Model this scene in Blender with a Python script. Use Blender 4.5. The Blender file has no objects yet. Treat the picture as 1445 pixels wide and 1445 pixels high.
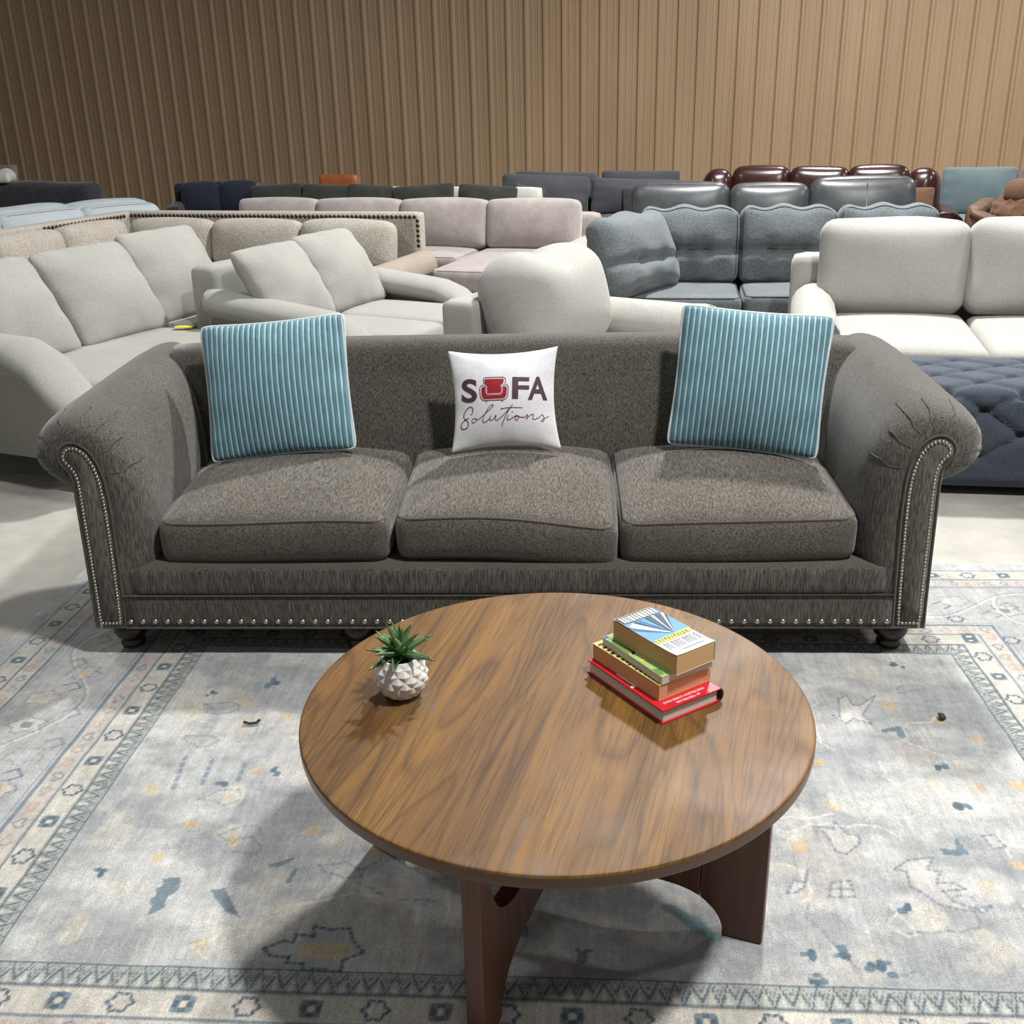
import bpy, bmesh, math, random
import numpy as np
from mathutils import Vector, Matrix

random.seed(4)
SC = bpy.context.scene
COL = SC.collection
PI = math.pi
A = np.array
R = math.radians

# ------------------------------------------------------------------ materials
def s2l(c):
    return tuple(((v/12.92) if v <= .04045 else ((v+.055)/1.055)**2.4) for v in [x/255 for x in c])

class NT:
    def __init__(s, name):
        s.m = bpy.data.materials.new(name); s.m.use_nodes = True
        s.t = s.m.node_tree; s.b = s.t.nodes['Principled BSDF']
    def n(s, typ, **kw):
        nd = s.t.nodes.new(typ)
        for k, v in kw.items():
            if k in nd.inputs: nd.inputs[k].default_value = v
            else: setattr(nd, k, v)
        return nd
    def l(s, a, b): s.t.links.new(a, b)
    def mapping(s, scale=(1,1,1), rot=(0,0,0), coord='Object'):
        tc = s.n('ShaderNodeTexCoord'); mp = s.n('ShaderNodeMapping')
        mp.inputs['Scale'].default_value = scale; mp.inputs['Rotation'].default_value = rot
        s.l(tc.outputs[coord], mp.inputs['Vector']); return mp.outputs[0]
    def noise(s, vec, scale, detail=3, rough=.55, dist=0):
        nd = s.n('ShaderNodeTexNoise'); nd.inputs['Scale'].default_value = scale
        nd.inputs['Detail'].default_value = detail; nd.inputs['Roughness'].default_value = rough
        nd.inputs['Distortion'].default_value = dist
        if vec is not None: s.l(vec, nd.inputs['Vector'])
        return nd.outputs['Fac']
    def ramp(s, fac, stops):
        r = s.n('ShaderNodeValToRGB'); e = r.color_ramp.elements
        while len(e) < len(stops): e.new(.5)
        for q, (p, c) in zip(e, stops): q.position = p; q.color = tuple(c)+(1,) if len(c) == 3 else c
        s.l(fac, r.inputs[0]); return r.outputs[0]
    def mix(s, fac, a, b, mode='MIX'):
        m = s.n('ShaderNodeMix', data_type='RGBA', blend_type=mode)
        for sock, v in ((m.inputs[0], fac), (m.inputs[6], a), (m.inputs[7], b)):
            if isinstance(v, (int, float)): sock.default_value = v
            elif isinstance(v, tuple): sock.default_value = v+(1,) if len(v) == 3 else v
            else: s.l(v, sock)
        return m.outputs[2]
    def bump(s, h, strength=.3, dist=.002):
        b = s.n('ShaderNodeBump'); b.inputs['Strength'].default_value = strength
        b.inputs['Distance'].default_value = dist
        s.l(h, b.inputs['Height']); s.l(b.outputs[0], s.b.inputs['Normal'])
    def set(s, **kw):
        for k, v in kw.items():
            sock = s.b.inputs[k.replace('_', ' ')]
            if hasattr(v, 'is_linked'): s.l(v, sock)
            else: sock.default_value = (v+(1,)) if isinstance(v, tuple) and len(v) == 3 else v
        return s.m

def fabric(name, c1, c2, scale=220, stretch=(1,1,1), bump=.35, big=.12, sheen=.15, rough=.92, lo=.34, hi=.68, dist=.0015):
    t = NT(name)
    v = t.mapping(stretch)
    f = t.noise(v, scale, 3, .65)
    col = t.ramp(f, [(lo, s2l(c1)), (hi, s2l(c2))])
    v2 = t.mapping((1,1,1))
    g = t.noise(v2, 5, 3, .55)
    dk = t.ramp(g, [(.3, (1-big,)*3), (.7, (1+big*.4,)*3)])
    col = t.mix(1.0, col, dk, 'MULTIPLY')
    t.bump(f, bump, dist)
    return t.set(Base_Color=col, Roughness=rough, Sheen_Weight=sheen, Sheen_Roughness=.45)

def plain(name, c, rough=.5, metal=0., **kw):
    t = NT(name)
    f = t.noise(t.mapping(), 40, 3)
    col = t.mix(1.0, s2l(c), t.ramp(f, [(.3, (.93,)*3), (.7, (1.03,)*3)]), 'MULTIPLY')
    return t.set(Base_Color=col, Roughness=rough, Metallic=metal, **kw)

def leather(name, c1, c2, rough=.36):
    t = NT(name); v = t.mapping()
    f = t.noise(v, 7, 4, .6); g = t.noise(v, 160, 2)
    t.bump(g, .25, .001)
    return t.set(Base_Color=t.ramp(f, [(.3, s2l(c1)), (.7, s2l(c2))]), Roughness=rough, Specular_IOR_Level=.6)

M = {}
M['taupe'] = fabric('charcoal_taupe_chenille', (46,43,39), (112,106,96), 290, (1,1,.09), .55, .16, .3, .92, .36, .68)
M['taupe_top'] = fabric('charcoal_taupe_chenille_seat', (48,45,40), (124,116,104), 290, (1,.09,1), .55, .16, .3, .92, .36, .68)
M['taupe_dark'] = fabric('charcoal_taupe_welt', (58,54,48), (92,86,77), 240, (1,1,1), .3, .1, .3)
M['lightgrey'] = fabric('pale_grey_linen', (138,137,131), (168,167,160), 300, (1,1,.6), .2, .06)
M['tweed'] = fabric('beige_grey_tweed', (126,119,109), (192,186,175), 170, (1,1,.45), .5, .08)
M['tan_tweed'] = fabric('tan_tweed', (132,121,108), (160,149,134), 200, (1,1,.6), .4, .06)
M['mauve'] = fabric('mauve_grey_velvet', (148,140,136), (162,154,149), 13, (1,1,1), .05, .10, .3)
M['pinkbeige'] = fabric('pink_beige_velvet', (170,152,142), (184,167,156), 13, (1,1,1), .1, .1, .3)
M['cream'] = fabric('cream_boucle', (154,152,146), (188,186,180), 240, (1,1,1), .45, .05)
M['steel'] = fabric('steel_grey_tweed', (66,72,75), (126,133,136), 230, (1,1,.5), .5, .08)
M['steel_dark'] = plain('steel_grey_welt', (58,62,66), .9)
M['navytuft'] = fabric('slate_navy_linen', (52,60,71), (76,85,97), 260, (1,1,.5), .3, .1)
M['greyleather'] = leather('grey_leather', (50,52,54), (72,75,77), .34)
M['burgundy'] = leather('burgundy_leather', (36,14,14), (58,24,22), .25)
M['slate'] = fabric('slate_blue_weave', (86,100,104), (104,119,123), 260, (1,1,1), .2, .05)
M['brownleather'] = leather('tan_brown_suede', (76,52,36), (100,71,49), .6)
M['brownfab'] = fabric('brown_canvas', (82,56,38), (108,77,54), 120, (1,1,1), .3, .15)
M['charcoal'] = fabric('charcoal_weave', (50,51,55), (76,78,83), 220, (1,1,.5), .3, .08)
M['olive'] = fabric('dark_olive_velvet', (36,37,32), (54,55,48), 120, (1,1,1), .2, .12)
M['orange'] = leather('orange_leather', (140,74,34), (164,92,46), .45)
M['navy'] = fabric('navy_velvet', (14,18,32), (28,35,56), 100, (1,1,1), .2, .12, .2)
M['paleblue'] = fabric('pale_blue_linen', (164,172,177), (190,198,201), 240, (1,1,1), .2, .06)
M['darkfur'] = fabric('charcoal_plush', (30,30,33), (66,66,70), 60, (1,1,1), .8, .2, .3)
M['panelgrey'] = plain('grey_board', (128,124,112), .8)
M['whitecloth'] = fabric('white_cotton', (205,200,192), (222,218,210), 200)
M['offwhite'] = fabric('off_white_linen', (188,186,178), (208,206,198), 200)
M['teal'] = None
M['footdark'] = plain('dark_walnut_stain', (34,20,18), .28)
M['footblack'] = plain('black_plastic', (20,20,20), .6)
M['nail'] = plain('brushed_nickel_nail', (196,188,170), .3, 1.)
M['nail_dark'] = plain('antique_bronze_nail', (74,60,48), .4, .9)
M['white_satin'] = fabric('white_satin', (236,236,239), (247,247,249), 90, (1,1,1), .05, .02, .2, .55)
M['ink'] = plain('plum_ink', (84,56,66), .6)
M['redink'] = plain('red_ink', (168,26,42), .55)
M['scriptink'] = plain('burgundy_ink', (112,40,52), .6)
M['whiteink'] = plain('white_ink', (235,232,232), .6)
M['white_pipe'] = plain('white_piping', (214,222,224), .8)
M['pot'] = plain('white_matte_ceramic', (228,226,220), .45)
M['soil'] = fabric('dark_soil', (20,14,10), (60,44,32), 400, (1,1,1), .9)
M['yellowtag'] = plain('yellow_paper', (226,196,40), .7)
M['redcover'] = plain('red_book_cover', (206,36,48), .35)
M['whitepages'] = None
M['blackcover'] = plain('dark_book_spine', (40,24,28), .4)
M['bluetag'] = plain('blue_cover_corner', (40,70,170), .5)
M['textwhite'] = plain('white_print', (240,236,232), .5)
M['textpale'] = plain('pale_pink_print', (246,190,192), .5)
M['yellowprint'] = plain('yellow_print', (228,222,50), .5)
M['blackprint'] = plain('black_print', (22,24,28), .5)
M['blueprint_dark'] = plain('dark_navy_print', (18,28,44), .4)
M['blueprint'] = plain('blue_print', (58,136,196), .4)
M['blueprint_pale'] = plain('pale_blue_print', (186,222,238), .4)
M['greyprint'] = plain('grey_blue_print', (92,110,134), .5)
M['scrap'] = plain('dark_scrap', (60,58,58), .8)

def pages(name, c1, c2):
    t = NT(name); v = t.mapping((3,3,420))
    f = t.noise(v, 3, 2)
    t.bump(f, .15, .0005)
    return t.set(Base_Color=t.ramp(f, [(.3, s2l(c1)), (.7, s2l(c2))]), Roughness=.85)
M['whitepages'] = pages('white_pages', (212,206,196), (236,232,224))
M['tanpages'] = pages('tan_pages', (206,168,116), (228,192,138))
M['tanpages2'] = pages('peach_pages', (212,162,118), (230,184,138))

def corduroy():
    t = NT('teal_corduroy'); v = t.mapping()
    w = t.n('ShaderNodeTexWave', wave_type='BANDS', bands_direction='X', wave_profile='SIN')
    w.inputs['Scale'].default_value = 17.3; w.inputs['Distortion'].default_value = .25; w.inputs['Detail Scale'].default_value = .6
    t.l(v, w.inputs['Vector'])
    f = w.outputs['Fac']
    n = t.noise(t.mapping((1,1,.25)), 90, 3)
    c = t.ramp(f, [(.0, s2l((190,214,219))), (.16, s2l((142,180,190))), (.36, s2l((78,124,137))), (1, s2l((90,137,150)))])
    c = t.mix(1.0, c, t.ramp(n, [(.3, (.82,)*3), (.7, (1.1,)*3)]), 'MULTIPLY')
    t.bump(f, .5, .004)
    return t.set(Base_Color=c, Roughness=.75, Sheen_Weight=.5, Sheen_Roughness=.35)
M['teal'] = corduroy()

def greenleaf():
    t = NT('succulent_green'); v = t.mapping()
    f = t.noise(v, 30, 2)
    return t.set(Base_Color=t.ramp(f, [(.3, s2l((52,98,52))), (.7, s2l((128,164,112)))]), Roughness=.42)
M['leaf'] = greenleaf()

def wood_top():
    t = NT('oak_veneer'); ang = R(17)
    v = t.mapping((1,1,1), (0,0,ang))
    tc = v
    # long soft bands across the grain
    mp = t.n('ShaderNodeMapping'); mp.inputs['Scale'].default_value = (9,.55,1); t.l(tc, mp.inputs['Vector'])
    n1 = t.noise(mp.outputs[0], 1.4, 4, .6, .4)
    # cathedral rings
    mp2 = t.n('ShaderNodeMapping'); mp2.inputs['Scale'].default_value = (1,.13,1); t.l(tc, mp2.inputs['Vector'])
    nn = t.noise(mp2.outputs[0], 4.2, 2, .5, .5)
    mul = t.n('ShaderNodeMath', operation='MULTIPLY'); t.l(nn, mul.inputs[0]); mul.inputs[1].default_value = 26
    fr = t.n('ShaderNodeMath', operation='FRACT'); t.l(mul.outputs[0], fr.inputs[0])
    # fine pores
    mp3 = t.n('ShaderNodeMapping'); mp3.inputs['Scale'].default_value = (260,7,1); t.l(tc, mp3.inputs['Vector'])
    p = t.noise(mp3.outputs[0], 1, 3, .6)
    base = t.ramp(n1, [(.25, s2l((86,58,27))), (.5, s2l((114,80,35))), (.75, s2l((138,100,42)))])
    ring = t.ramp(fr.outputs[0], [(0, (.62,.60,.60)), (.10, (.74,.73,.72)), (.3, (1,1,1)), (.85, (1.05,1.04,1.0)), (1, (.78,.77,.76))])
    col = t.mix(.95, base, ring, 'MULTIPLY')
    pore = t.ramp(p, [(.38, (.58,.58,.62)), (.50, (1.04,1.04,1.03))])
    col = t.mix(.8, col, pore, 'MULTIPLY')
    # veneer leaves of slightly different tone
    sp = t.n('ShaderNodeSeparateXYZ'); t.l(tc, sp.inputs[0])
    ml = t.n('ShaderNodeMath', operation='MULTIPLY'); t.l(sp.outputs[0], ml.inputs[0]); ml.inputs[1].default_value = 5.4
    fl = t.n('ShaderNodeMath', operation='FLOOR'); t.l(ml.outputs[0], fl.inputs[0])
    wn = t.n('ShaderNodeTexWhiteNoise', noise_dimensions='1D'); t.l(fl.outputs[0], wn.inputs['W'])
    col = t.mix(1.0, col, t.ramp(wn.outputs['Value'], [(0, (.9,.88,.86)), (1, (1.08,1.06,1.02))]), 'MULTIPLY')
    # pale filler in open pores
    fil = t.noise(tc, 3.2, 3, .6)
    fm = t.n('ShaderNodeMath', operation='MULTIPLY')
    t.l(t.ramp(fil, [(.56, (0,0,0)), (.66, (1,1,1))]), fm.inputs[0]); t.l(t.ramp(p, [(.40, (1,1,1)), (.5, (0,0,0))]), fm.inputs[1])
    col = t.mix(fm.outputs[0], col, s2l((112,94,78)))
    t.bump(p, .12, .0006)
    rg = t.ramp(t.noise(tc, 5, 3), [(.3, (.46,)*3), (.7, (.60,)*3)])
    return t.set(Base_Color=col, Roughness=rg, Specular_IOR_Level=.4)
M['oak'] = wood_top()

def wood_leg():
    t = NT('walnut_stained_board'); v = t.mapping((40,40,2.2))
    f = t.noise(v, 1, 4, .6, .4)
    t.bump(f, .1, .0006)
    return t.set(Base_Color=t.ramp(f, [(.3, s2l((72,42,26))), (.7, s2l((104,64,40)))]), Roughness=.42)
M['walnut'] = wood_leg()
M['oakedge'] = plain('oak_edge_band', (92,62,36), .35)

def concrete():
    t = NT('worn_concrete'); v = t.mapping()
    a = t.noise(v, .9, 6, .62, .4); b = t.noise(v, 6, 5, .6); c = t.noise(v, 60, 3, .6)
    col = t.ramp(a, [(.3, s2l((140,137,130))), (.5, s2l((166,163,155))), (.7, s2l((188,184,175)))])
    col = t.mix(1.0, col, t.ramp(b, [(.3, (.86,.86,.86)), (.7, (1.05,1.05,1.04))]), 'MULTIPLY')
    # dry shrinkage cracks
    vo = t.n('ShaderNodeTexVoronoi', feature='DISTANCE_TO_EDGE'); vo.inputs['Scale'].default_value = .55
    t.l(v, vo.inputs['Vector'])
    col = t.mix(t.ramp(vo.outputs['Distance'], [(0, (.55,)*3), (.006, (0,0,0))]), col, s2l((96,93,88)))
    t.bump(c, .12, .001)
    return t.set(Base_Color=col, Roughness=.62)
M['concrete'] = concrete()

def metal_wall():
    t = NT('tan_painted_steel'); v = t.mapping((1,1,.25))
    f = t.noise(v, 1.2, 4)
    return t.set(Base_Color=t.ramp(f, [(.3, s2l((152,126,97))), (.7, s2l((164,138,108)))]), Roughness=.5)
M['wall'] = metal_wall()

def rugmat():
    t = NT('woven_rug'); at = t.n('ShaderNodeVertexColor', layer_name='pattern')
    v = t.mapping()
    n = t.noise(v, 330, 3, .7); m = t.noise(t.mapping((1,.10,1)), 90, 4, .65); k = t.noise(v, 9, 6, .7)
    col = t.mix(1.0, at.outputs['Color'], t.ramp(n, [(.30, (.60,)*3), (.68, (1.18,)*3)]), 'MULTIPLY')
    col = t.mix(1.0, col, t.ramp(m, [(.3, (.84,.84,.84)), (.7, (1.10,1.10,1.09))]), 'MULTIPLY')
    col = t.mix(1.0, col, t.ramp(k, [(.34, (.84,.84,.85)), (.66, (1.09,1.09,1.08))]), 'MULTIPLY')
    h = t.noise(v, 42, 4, .7)
    col = t.mix(1.0, col, t.ramp(h, [(.34, (.88,.88,.88)), (.64, (1.07,1.07,1.06))]), 'MULTIPLY')
    t.bump(n, .5, .003)
    return t.set(Base_Color=col, Roughness=.95, Sheen_Weight=.15)
M['rug'] = rugmat()
M['rugedge'] = fabric('rug_edge_binding', (176,174,166), (200,198,190), 300)

# ------------------------------------------------------------------ mesh helpers
def mk(name, V, F, mat, parent=None, smooth=True, loc=None, rot=None):
    me = bpy.data.meshes.new(name)
    me.from_pydata([tuple(map(float, v)) for v in V], [], [tuple(int(i) for i in f) for f in F])
    mats = mat if isinstance(mat, (list, tuple)) else [mat]
    for m in mats: me.materials.append(M[m] if isinstance(m, str) else m)
    if smooth: me.polygons.foreach_set('use_smooth', [True]*len(me.polygons))
    me.update()
    o = bpy.data.objects.new(name, me); COL.objects.link(o)
    if parent is not None: o.parent = parent
    if loc is not None: o.location = loc
    if rot is not None: o.rotation_euler = rot
    return o

def fixnormals(o):
    bm = bmesh.new(); bm.from_mesh(o.data); bmesh.ops.recalc_face_normals(bm, faces=bm.faces); bm.to_mesh(o.data); bm.free(); return o

def tag(o, label, cat, group=None):
    o['label'] = label; o['category'] = cat
    if group: o['group'] = group
    return o

def empty(name, loc=(0,0,0), rz=0., label=None, cat=None, group=None, rot=None):
    o = bpy.data.objects.new(name, None); COL.objects.link(o); o.empty_display_size = .1
    o.location = loc; o.rotation_euler = rot if rot is not None else (0,0,rz)
    if label: tag(o, label, cat, group)
    return o

def dup_tree(src, parent=None):
    c = src.copy(); COL.objects.link(c)
    if parent is not None: c.parent = parent
    for ch in src.children: dup_tree(ch, c)
    return c

def wob(P, freq, seed, comps=3):
    """smooth pseudo-noise, one value per point per component"""
    rs = np.random.RandomState(seed); out = []
    for c in range(comps):
        v = np.zeros(len(P))
        for k in range(6):
            d = rs.normal(size=3); d /= np.linalg.norm(d)
            v += np.sin(P@d*freq*rs.uniform(.6, 1.7)+rs.uniform(0, 6.28))/6
        out.append(v)
    return np.stack(out, -1)

_cg = {}
def cube_grid(nx, ny, nz):
    key = (nx, ny, nz)
    if key in _cg: return _cg[key]
    def ax(n):
        t = np.linspace(-1, 1, n+1); return np.sign(t)*(1-(1-np.abs(t))**1.35)
    X, Y, Z = ax(nx), ax(ny), ax(nz)
    P = []; F = []; idx = {}
    def vid(p):
        k = tuple(np.round(p, 5))
        if k not in idx: idx[k] = len(P); P.append(p)
        return idx[k]
    def face(U, W, f, flip):
        for i in range(len(U)-1):
            for j in range(len(W)-1):
                q = [vid(f(U[i], W[j])), vid(f(U[i+1], W[j])), vid(f(U[i+1], W[j+1])), vid(f(U[i], W[j+1]))]
                F.append(q[::-1] if flip else q)
    face(X, Y, lambda a, b: (a, b, 1.), False); face(X, Y, lambda a, b: (a, b, -1.), True)
    face(X, Z, lambda a, b: (a, -1., b), False); face(X, Z, lambda a, b: (a, 1., b), True)
    face(Y, Z, lambda a, b: (1., a, b), False); face(Y, Z, lambda a, b: (-1., a, b), True)
    _cg[key] = (A(P, float), F); return _cg[key]

def rbase(p, H, r):
    inner = np.clip(p, -(H-r), H-r); dl = p-inner
    L = np.linalg.norm(dl, axis=1, keepdims=True); L[L == 0] = 1
    return inner+dl/L*r
def dfm(o, H, puff, wr, wf, seed, fn):
    q = o/H; b = 1-np.clip(np.abs(q), 0, 1)**2.2; o = o.copy()
    for ax, (i, j) in enumerate(((1,2), (0,2), (0,1))):
        if puff[ax]: o[:, ax] += q[:, ax]*puff[ax]*b[:, i]*b[:, j]
    if wr: o += wob(o, wf, seed)*wr
    if fn is not None: o = fn(o, q)
    return o
def soft(w, d, h, r=.04, n=(14,10,6), puff=(0,0,0), wr=0., wf=9., seed=1, fn=None):
    """rounded box centred on origin, faces puffed outward, slightly wrinkled"""
    P, F = cube_grid(*n)
    H = A([w, d, h])/2; r = min(r, H.min()*.98)
    return dfm(rbase(P*H, H, r), H, puff, wr, wf, seed, fn), F

def xf(V, rot=(0,0,0), t=(0,0,0)):
    m = A(Matrix.Rotation(rot[2], 3, 'Z')@Matrix.Rotation(rot[1], 3, 'Y')@Matrix.Rotation(rot[0], 3, 'X'))
    return V@m.T+A(t)

def box(name, x0, x1, y0, y1, z0, z1, mat, parent, r=.03, n=(10,8,6), puff=(0,0,0), wr=0., seed=1, wf=9., fn=None, rot=None):
    V, F = soft(x1-x0, y1-y0, z1-z0, r, n, puff, wr, wf, seed, fn)
    if rot is not None: V = xf(V, rot)
    return mk(name, V+A([(x0+x1)/2, (y0+y1)/2, (z0+z1)/2]), F, mat, parent)

def tube_vf(pts, r, n=6, closed=False):
    pts = A(pts, float); N = len(pts)
    if closed: T = np.roll(pts, -1, 0)-np.roll(pts, 1, 0)
    else: T = np.gradient(pts, axis=0)
    T /= np.linalg.norm(T, axis=1, keepdims=True)+1e-9
    ref = A([0,0,1.]) if abs(T[0]@A([0,0,1.])) < .9 else A([1.,0,0])
    V = []
    for i in range(N):
        a = ref-T[i]*(ref@T[i]); a /= np.linalg.norm(a)+1e-9; ref = a
        b = np.cross(T[i], a)
        for k in range(n):
            an = 2*PI*k/n; V.append(pts[i]+r*(math.cos(an)*a+math.sin(an)*b))
    F = []
    for i in range(N if closed else N-1):
        j = (i+1) % N
        for k in range(n):
            k2 = (k+1) % n; F.append((i*n+k, j*n+k, j*n+k2, i*n+k2))
    if not closed:
        F.append(tuple(range(n))[::-1]); F.append(tuple((N-1)*n+k for k in range(n)))
    return A(V), F
def tube(name, pts, r, mat, parent, n=6, closed=False): 
    V, F = tube_vf(pts, r, n, closed); return mk(name, V, F, mat, parent)

def loft(name, secs, mat, parent, cap=True):
    n = len(secs[0]); V = np.concatenate([A(s, float) for s in secs]); F = []
    for i in range(len(secs)-1):
        for k in range(n):
            k2 = (k+1) % n; F.append((i*n+k, (i+1)*n+k, (i+1)*n+k2, i*n+k2))
    if cap:
        F.append(tuple(range(n))); F.append(tuple((len(secs)-1)*n+k for k in range(n))[::-1])
    return fixnormals(mk(name, V, F, mat, parent))

def lathe(name, prof, mat, parent, n=24, loc=(0,0,0)):
    V = []; F = []
    for (r, z) in prof:
        for k in range(n): V.append((r*math.cos(2*PI*k/n), r*math.sin(2*PI*k/n), z))
    for i in range(len(prof)-1):
        for k in range(n):
            k2 = (k+1) % n; F.append((i*n+k, i*n+k2, (i+1)*n+k2, (i+1)*n+k))
    F.append(tuple(range(n))[::-1]); F.append(tuple((len(prof)-1)*n+k for k in range(n)))
    return mk(name, V, F, mat, parent, loc=loc)

def spline(pts, m=12, closed=False):
    P = A(pts, float); N = len(P); out = []
    rng = range(N) if closed else range(N-1)
    for i in rng:
        p1, p2 = P[i], P[(i+1) % N]
        p0 = P[(i-1) % N] if closed or i > 0 else 2*p1-p2
        p3 = P[(i+2) % N] if closed or i+2 < N else 2*p2-p1
        for t in np.arange(m)/m:
            out.append(.5*(2*p1+(p2-p0)*t+(2*p0-5*p1+4*p2-p3)*t*t+(3*p1-p0-3*p2+p3)*t**3))
    if not closed: out.append(P[-1])
    return A(out)

def resample(P, n, closed=False):
    P = A(P, float)
    Q = np.vstack([P, P[:1]]) if closed else P
    s = np.r_[0, np.cumsum(np.linalg.norm(np.diff(Q, axis=0), axis=1))]
    t = np.linspace(0, s[-1], n+1)[:-1] if closed else np.linspace(0, s[-1], n)
    return np.stack([np.interp(t, s, Q[:, k]) for k in range(Q.shape[1])], -1)

def nail_mesh(name, r, mat):
    V = []; F = []; n = 10
    for i, a in enumerate((0, .5, 1.0)):
        for k in range(n): V.append((r*math.cos(a)*math.cos(2*PI*k/n), -r*.7*math.sin(a), r*math.cos(a)*math.sin(2*PI*k/n)))
    V.append((0, -r*.7, 0))
    for i in range(2):
        for k in range(n):
            k2 = (k+1) % n; F.append((i*n+k, i*n+k2, (i+1)*n+k2, (i+1)*n+k))
    for k in range(n): F.append((2*n+k, 2*n+(k+1) % n, 3*n))
    return A(V), F

# ------------------------------------------------------------------ pillow (knife edge)
class Pillow:
    def __init__(s, w, h, t, c=.07, seed=1, wr=.004, ear=.0, n=36, pw=.5):
        s.w, s.h, s.t, s.c, s.seed, s.n, s.wr, s.pw, s.ear = w, h, t, c, seed, n, wr, pw, ear
    def xz(s, u, v):
        k = 1-s.ear*np.abs(u*v)**10
        return s.w/2*u*(1-s.c*(1-v*v))*k, s.h/2*v*(1-s.c*(1-u*u))*k
    def thick(s, u, v):
        e = np.clip((1-u*u)*(1-v*v), 0, 1)
        f = e**s.pw*(.72+.28*e)
        rs = np.random.RandomState(s.seed)
        p = rs.uniform(0, 6, 4)
        edge = np.exp(-(1-np.maximum(abs(u), abs(v)))/.16)
        f = f*(1+.13*edge*np.sin(11*v+p[0])*(abs(u) > abs(v))+.13*edge*np.sin(11*u+p[1])*(abs(v) > abs(u)))
        return s.t/2*f
    def build(s, name, mat, parent, back=1.0):
        n = s.n; t = np.linspace(-1, 1, n+1); t = np.sign(t)*(1-(1-abs(t))**1.25)
        U, W = np.meshgrid(t, t, indexing='ij'); u, v = U.ravel(), W.ravel()
        x, z = s.xz(u, v); y = s.thick(u, v)
        wv = wob(np.stack([x, 0*x, z], -1), 26, s.seed)[:, 0]*s.wr*np.clip((1-u*u)*(1-v*v)*3, 0, 1)
        Ff = np.stack([x, -y+wv, z], -1); Bk = np.stack([x, y*back, z], -1)
        m = n+1; idx = np.arange(m*m).reshape(m, m); V = list(Ff); bid = idx.copy()
        for i in range(m):
            for j in range(m):
                if 0 < i < n and 0 < j < n: bid[i, j] = len(V); V.append(Bk[i*m+j])
        F = []
        for i in range(n):
            for j in range(n):
                F.append((idx[i,j], idx[i+1,j], idx[i+1,j+1], idx[i,j+1]))
                F.append((bid[i,j], bid[i,j+1], bid[i+1,j+1], bid[i+1,j]))
        return mk(name, V, F, mat, parent)
    def edge(s, k=40):
        t = np.linspace(-1, 1, k, endpoint=False); o = np.ones(k)
        u = np.r_[t, o, -t, -o]; v = np.r_[-o, t, o, -t]
        x, z = s.xz(u, v); return np.stack([x, 0*x, z], -1)
    def onto(s, x, z, off=.0012):
        u = x/(s.w/2); v = z/(s.h/2)
        for _ in range(6):
            u2 = x/(s.w/2)/(1-s.c*(1-v*v)); v = z/(s.h/2)/(1-s.c*(1-u*u)); u = u2
        u = np.clip(u, -1, 1); v = np.clip(v, -1, 1)
        wv = wob(np.stack([x, 0*x, z], -1), 26, s.seed)[:, 0]*s.wr*np.clip((1-u*u)*(1-v*v)*3, 0, 1)
        return np.stack([x, -s.thick(u, v)+wv-off, z], -1)

def frame_from(BL, BR, TL, name, label, cat, group=None, dy=0.):
    """Empty whose X runs BL->BR and Z runs up the pillow; returns it with the width"""
    BL, BR, TL = map(Vector, (BL, BR, TL))
    x = (BR-BL).normalized(); z = (TL-BL); z = (z-x*z.dot(x)).normalized(); y = z.cross(x)
    o = empty(name, label=label, cat=cat, group=group)
    m = Matrix((x, y, z)).transposed().to_4x4()
    o.matrix_world = Matrix.Translation((BL+BR)/2+y*dy)@m
    return o

def text_vf(body, size=1.0, bold=0.):
    cu = bpy.data.curves.new('lettering', 'FONT'); cu.body = body; cu.size = size; cu.offset = bold
    cu.align_x = 'LEFT'
    ob = bpy.data.objects.new('lettering', cu); COL.objects.link(ob)
    dg = bpy.context.evaluated_depsgraph_get(); dg.update()
    me = bpy.data.meshes.new_from_object(ob.evaluated_get(dg))
    bm = bmesh.new(); bm.from_mesh(me)
    bmesh.ops.remove_doubles(bm, verts=bm.verts, dist=1e-5)
    bmesh.ops.triangulate(bm, faces=bm.faces)
    V = A([v.co[:] for v in bm.verts]); F = [[v.index for v in f.verts] for f in bm.faces]
    bm.free(); bpy.data.objects.remove(ob); bpy.data.curves.remove(cu); bpy.data.meshes.remove(me)
    return V[:, :2], F

def refine(V2, F, maxlen):
    bm = bmesh.new(); vs = [bm.verts.new((p[0], p[1], 0)) for p in V2]
    for f in F:
        try: bm.faces.new([vs[i] for i in f])
        except ValueError: pass
    for _ in range(6):
        es = [e for e in bm.edges if e.calc_length() > maxlen]
        if not es: break
        bmesh.ops.subdivide_edges(bm, edges=es, cuts=1, use_grid_fill=False)
        bmesh.ops.triangulate(bm, faces=bm.faces)
    bm.verts.index_update()
    V = A([v.co[:2] for v in bm.verts]); Fo = [[v.index for v in f.verts] for f in bm.faces]
    bm.free(); return V, Fo

def poly_fill(P):
    bm = bmesh.new(); vs = [bm.verts.new((p[0], p[1], 0)) for p in P]
    f = bm.faces.new(vs); bmesh.ops.triangulate(bm, faces=[f])
    bm.verts.index_update()
    F = [[v.index for v in f.verts] for f in bm.faces]; bm.free(); return A(P, float), F

def stroke2(P, w):
    """flat ribbon along a 2-D polyline; w width (number or array)"""
    P = A(P, float); T = np.gradient(P, axis=0); T /= np.linalg.norm(T, axis=1, keepdims=True)+1e-9
    Nn = np.stack([-T[:,1], T[:,0]], -1); w = np.broadcast_to(w, (len(P),))[:, None]/2
    V = np.concatenate([P+Nn*w, P-Nn*w]); n = len(P)
    return V, [(i, i+1, n+i+1, n+i) for i in range(n-1)]

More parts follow.
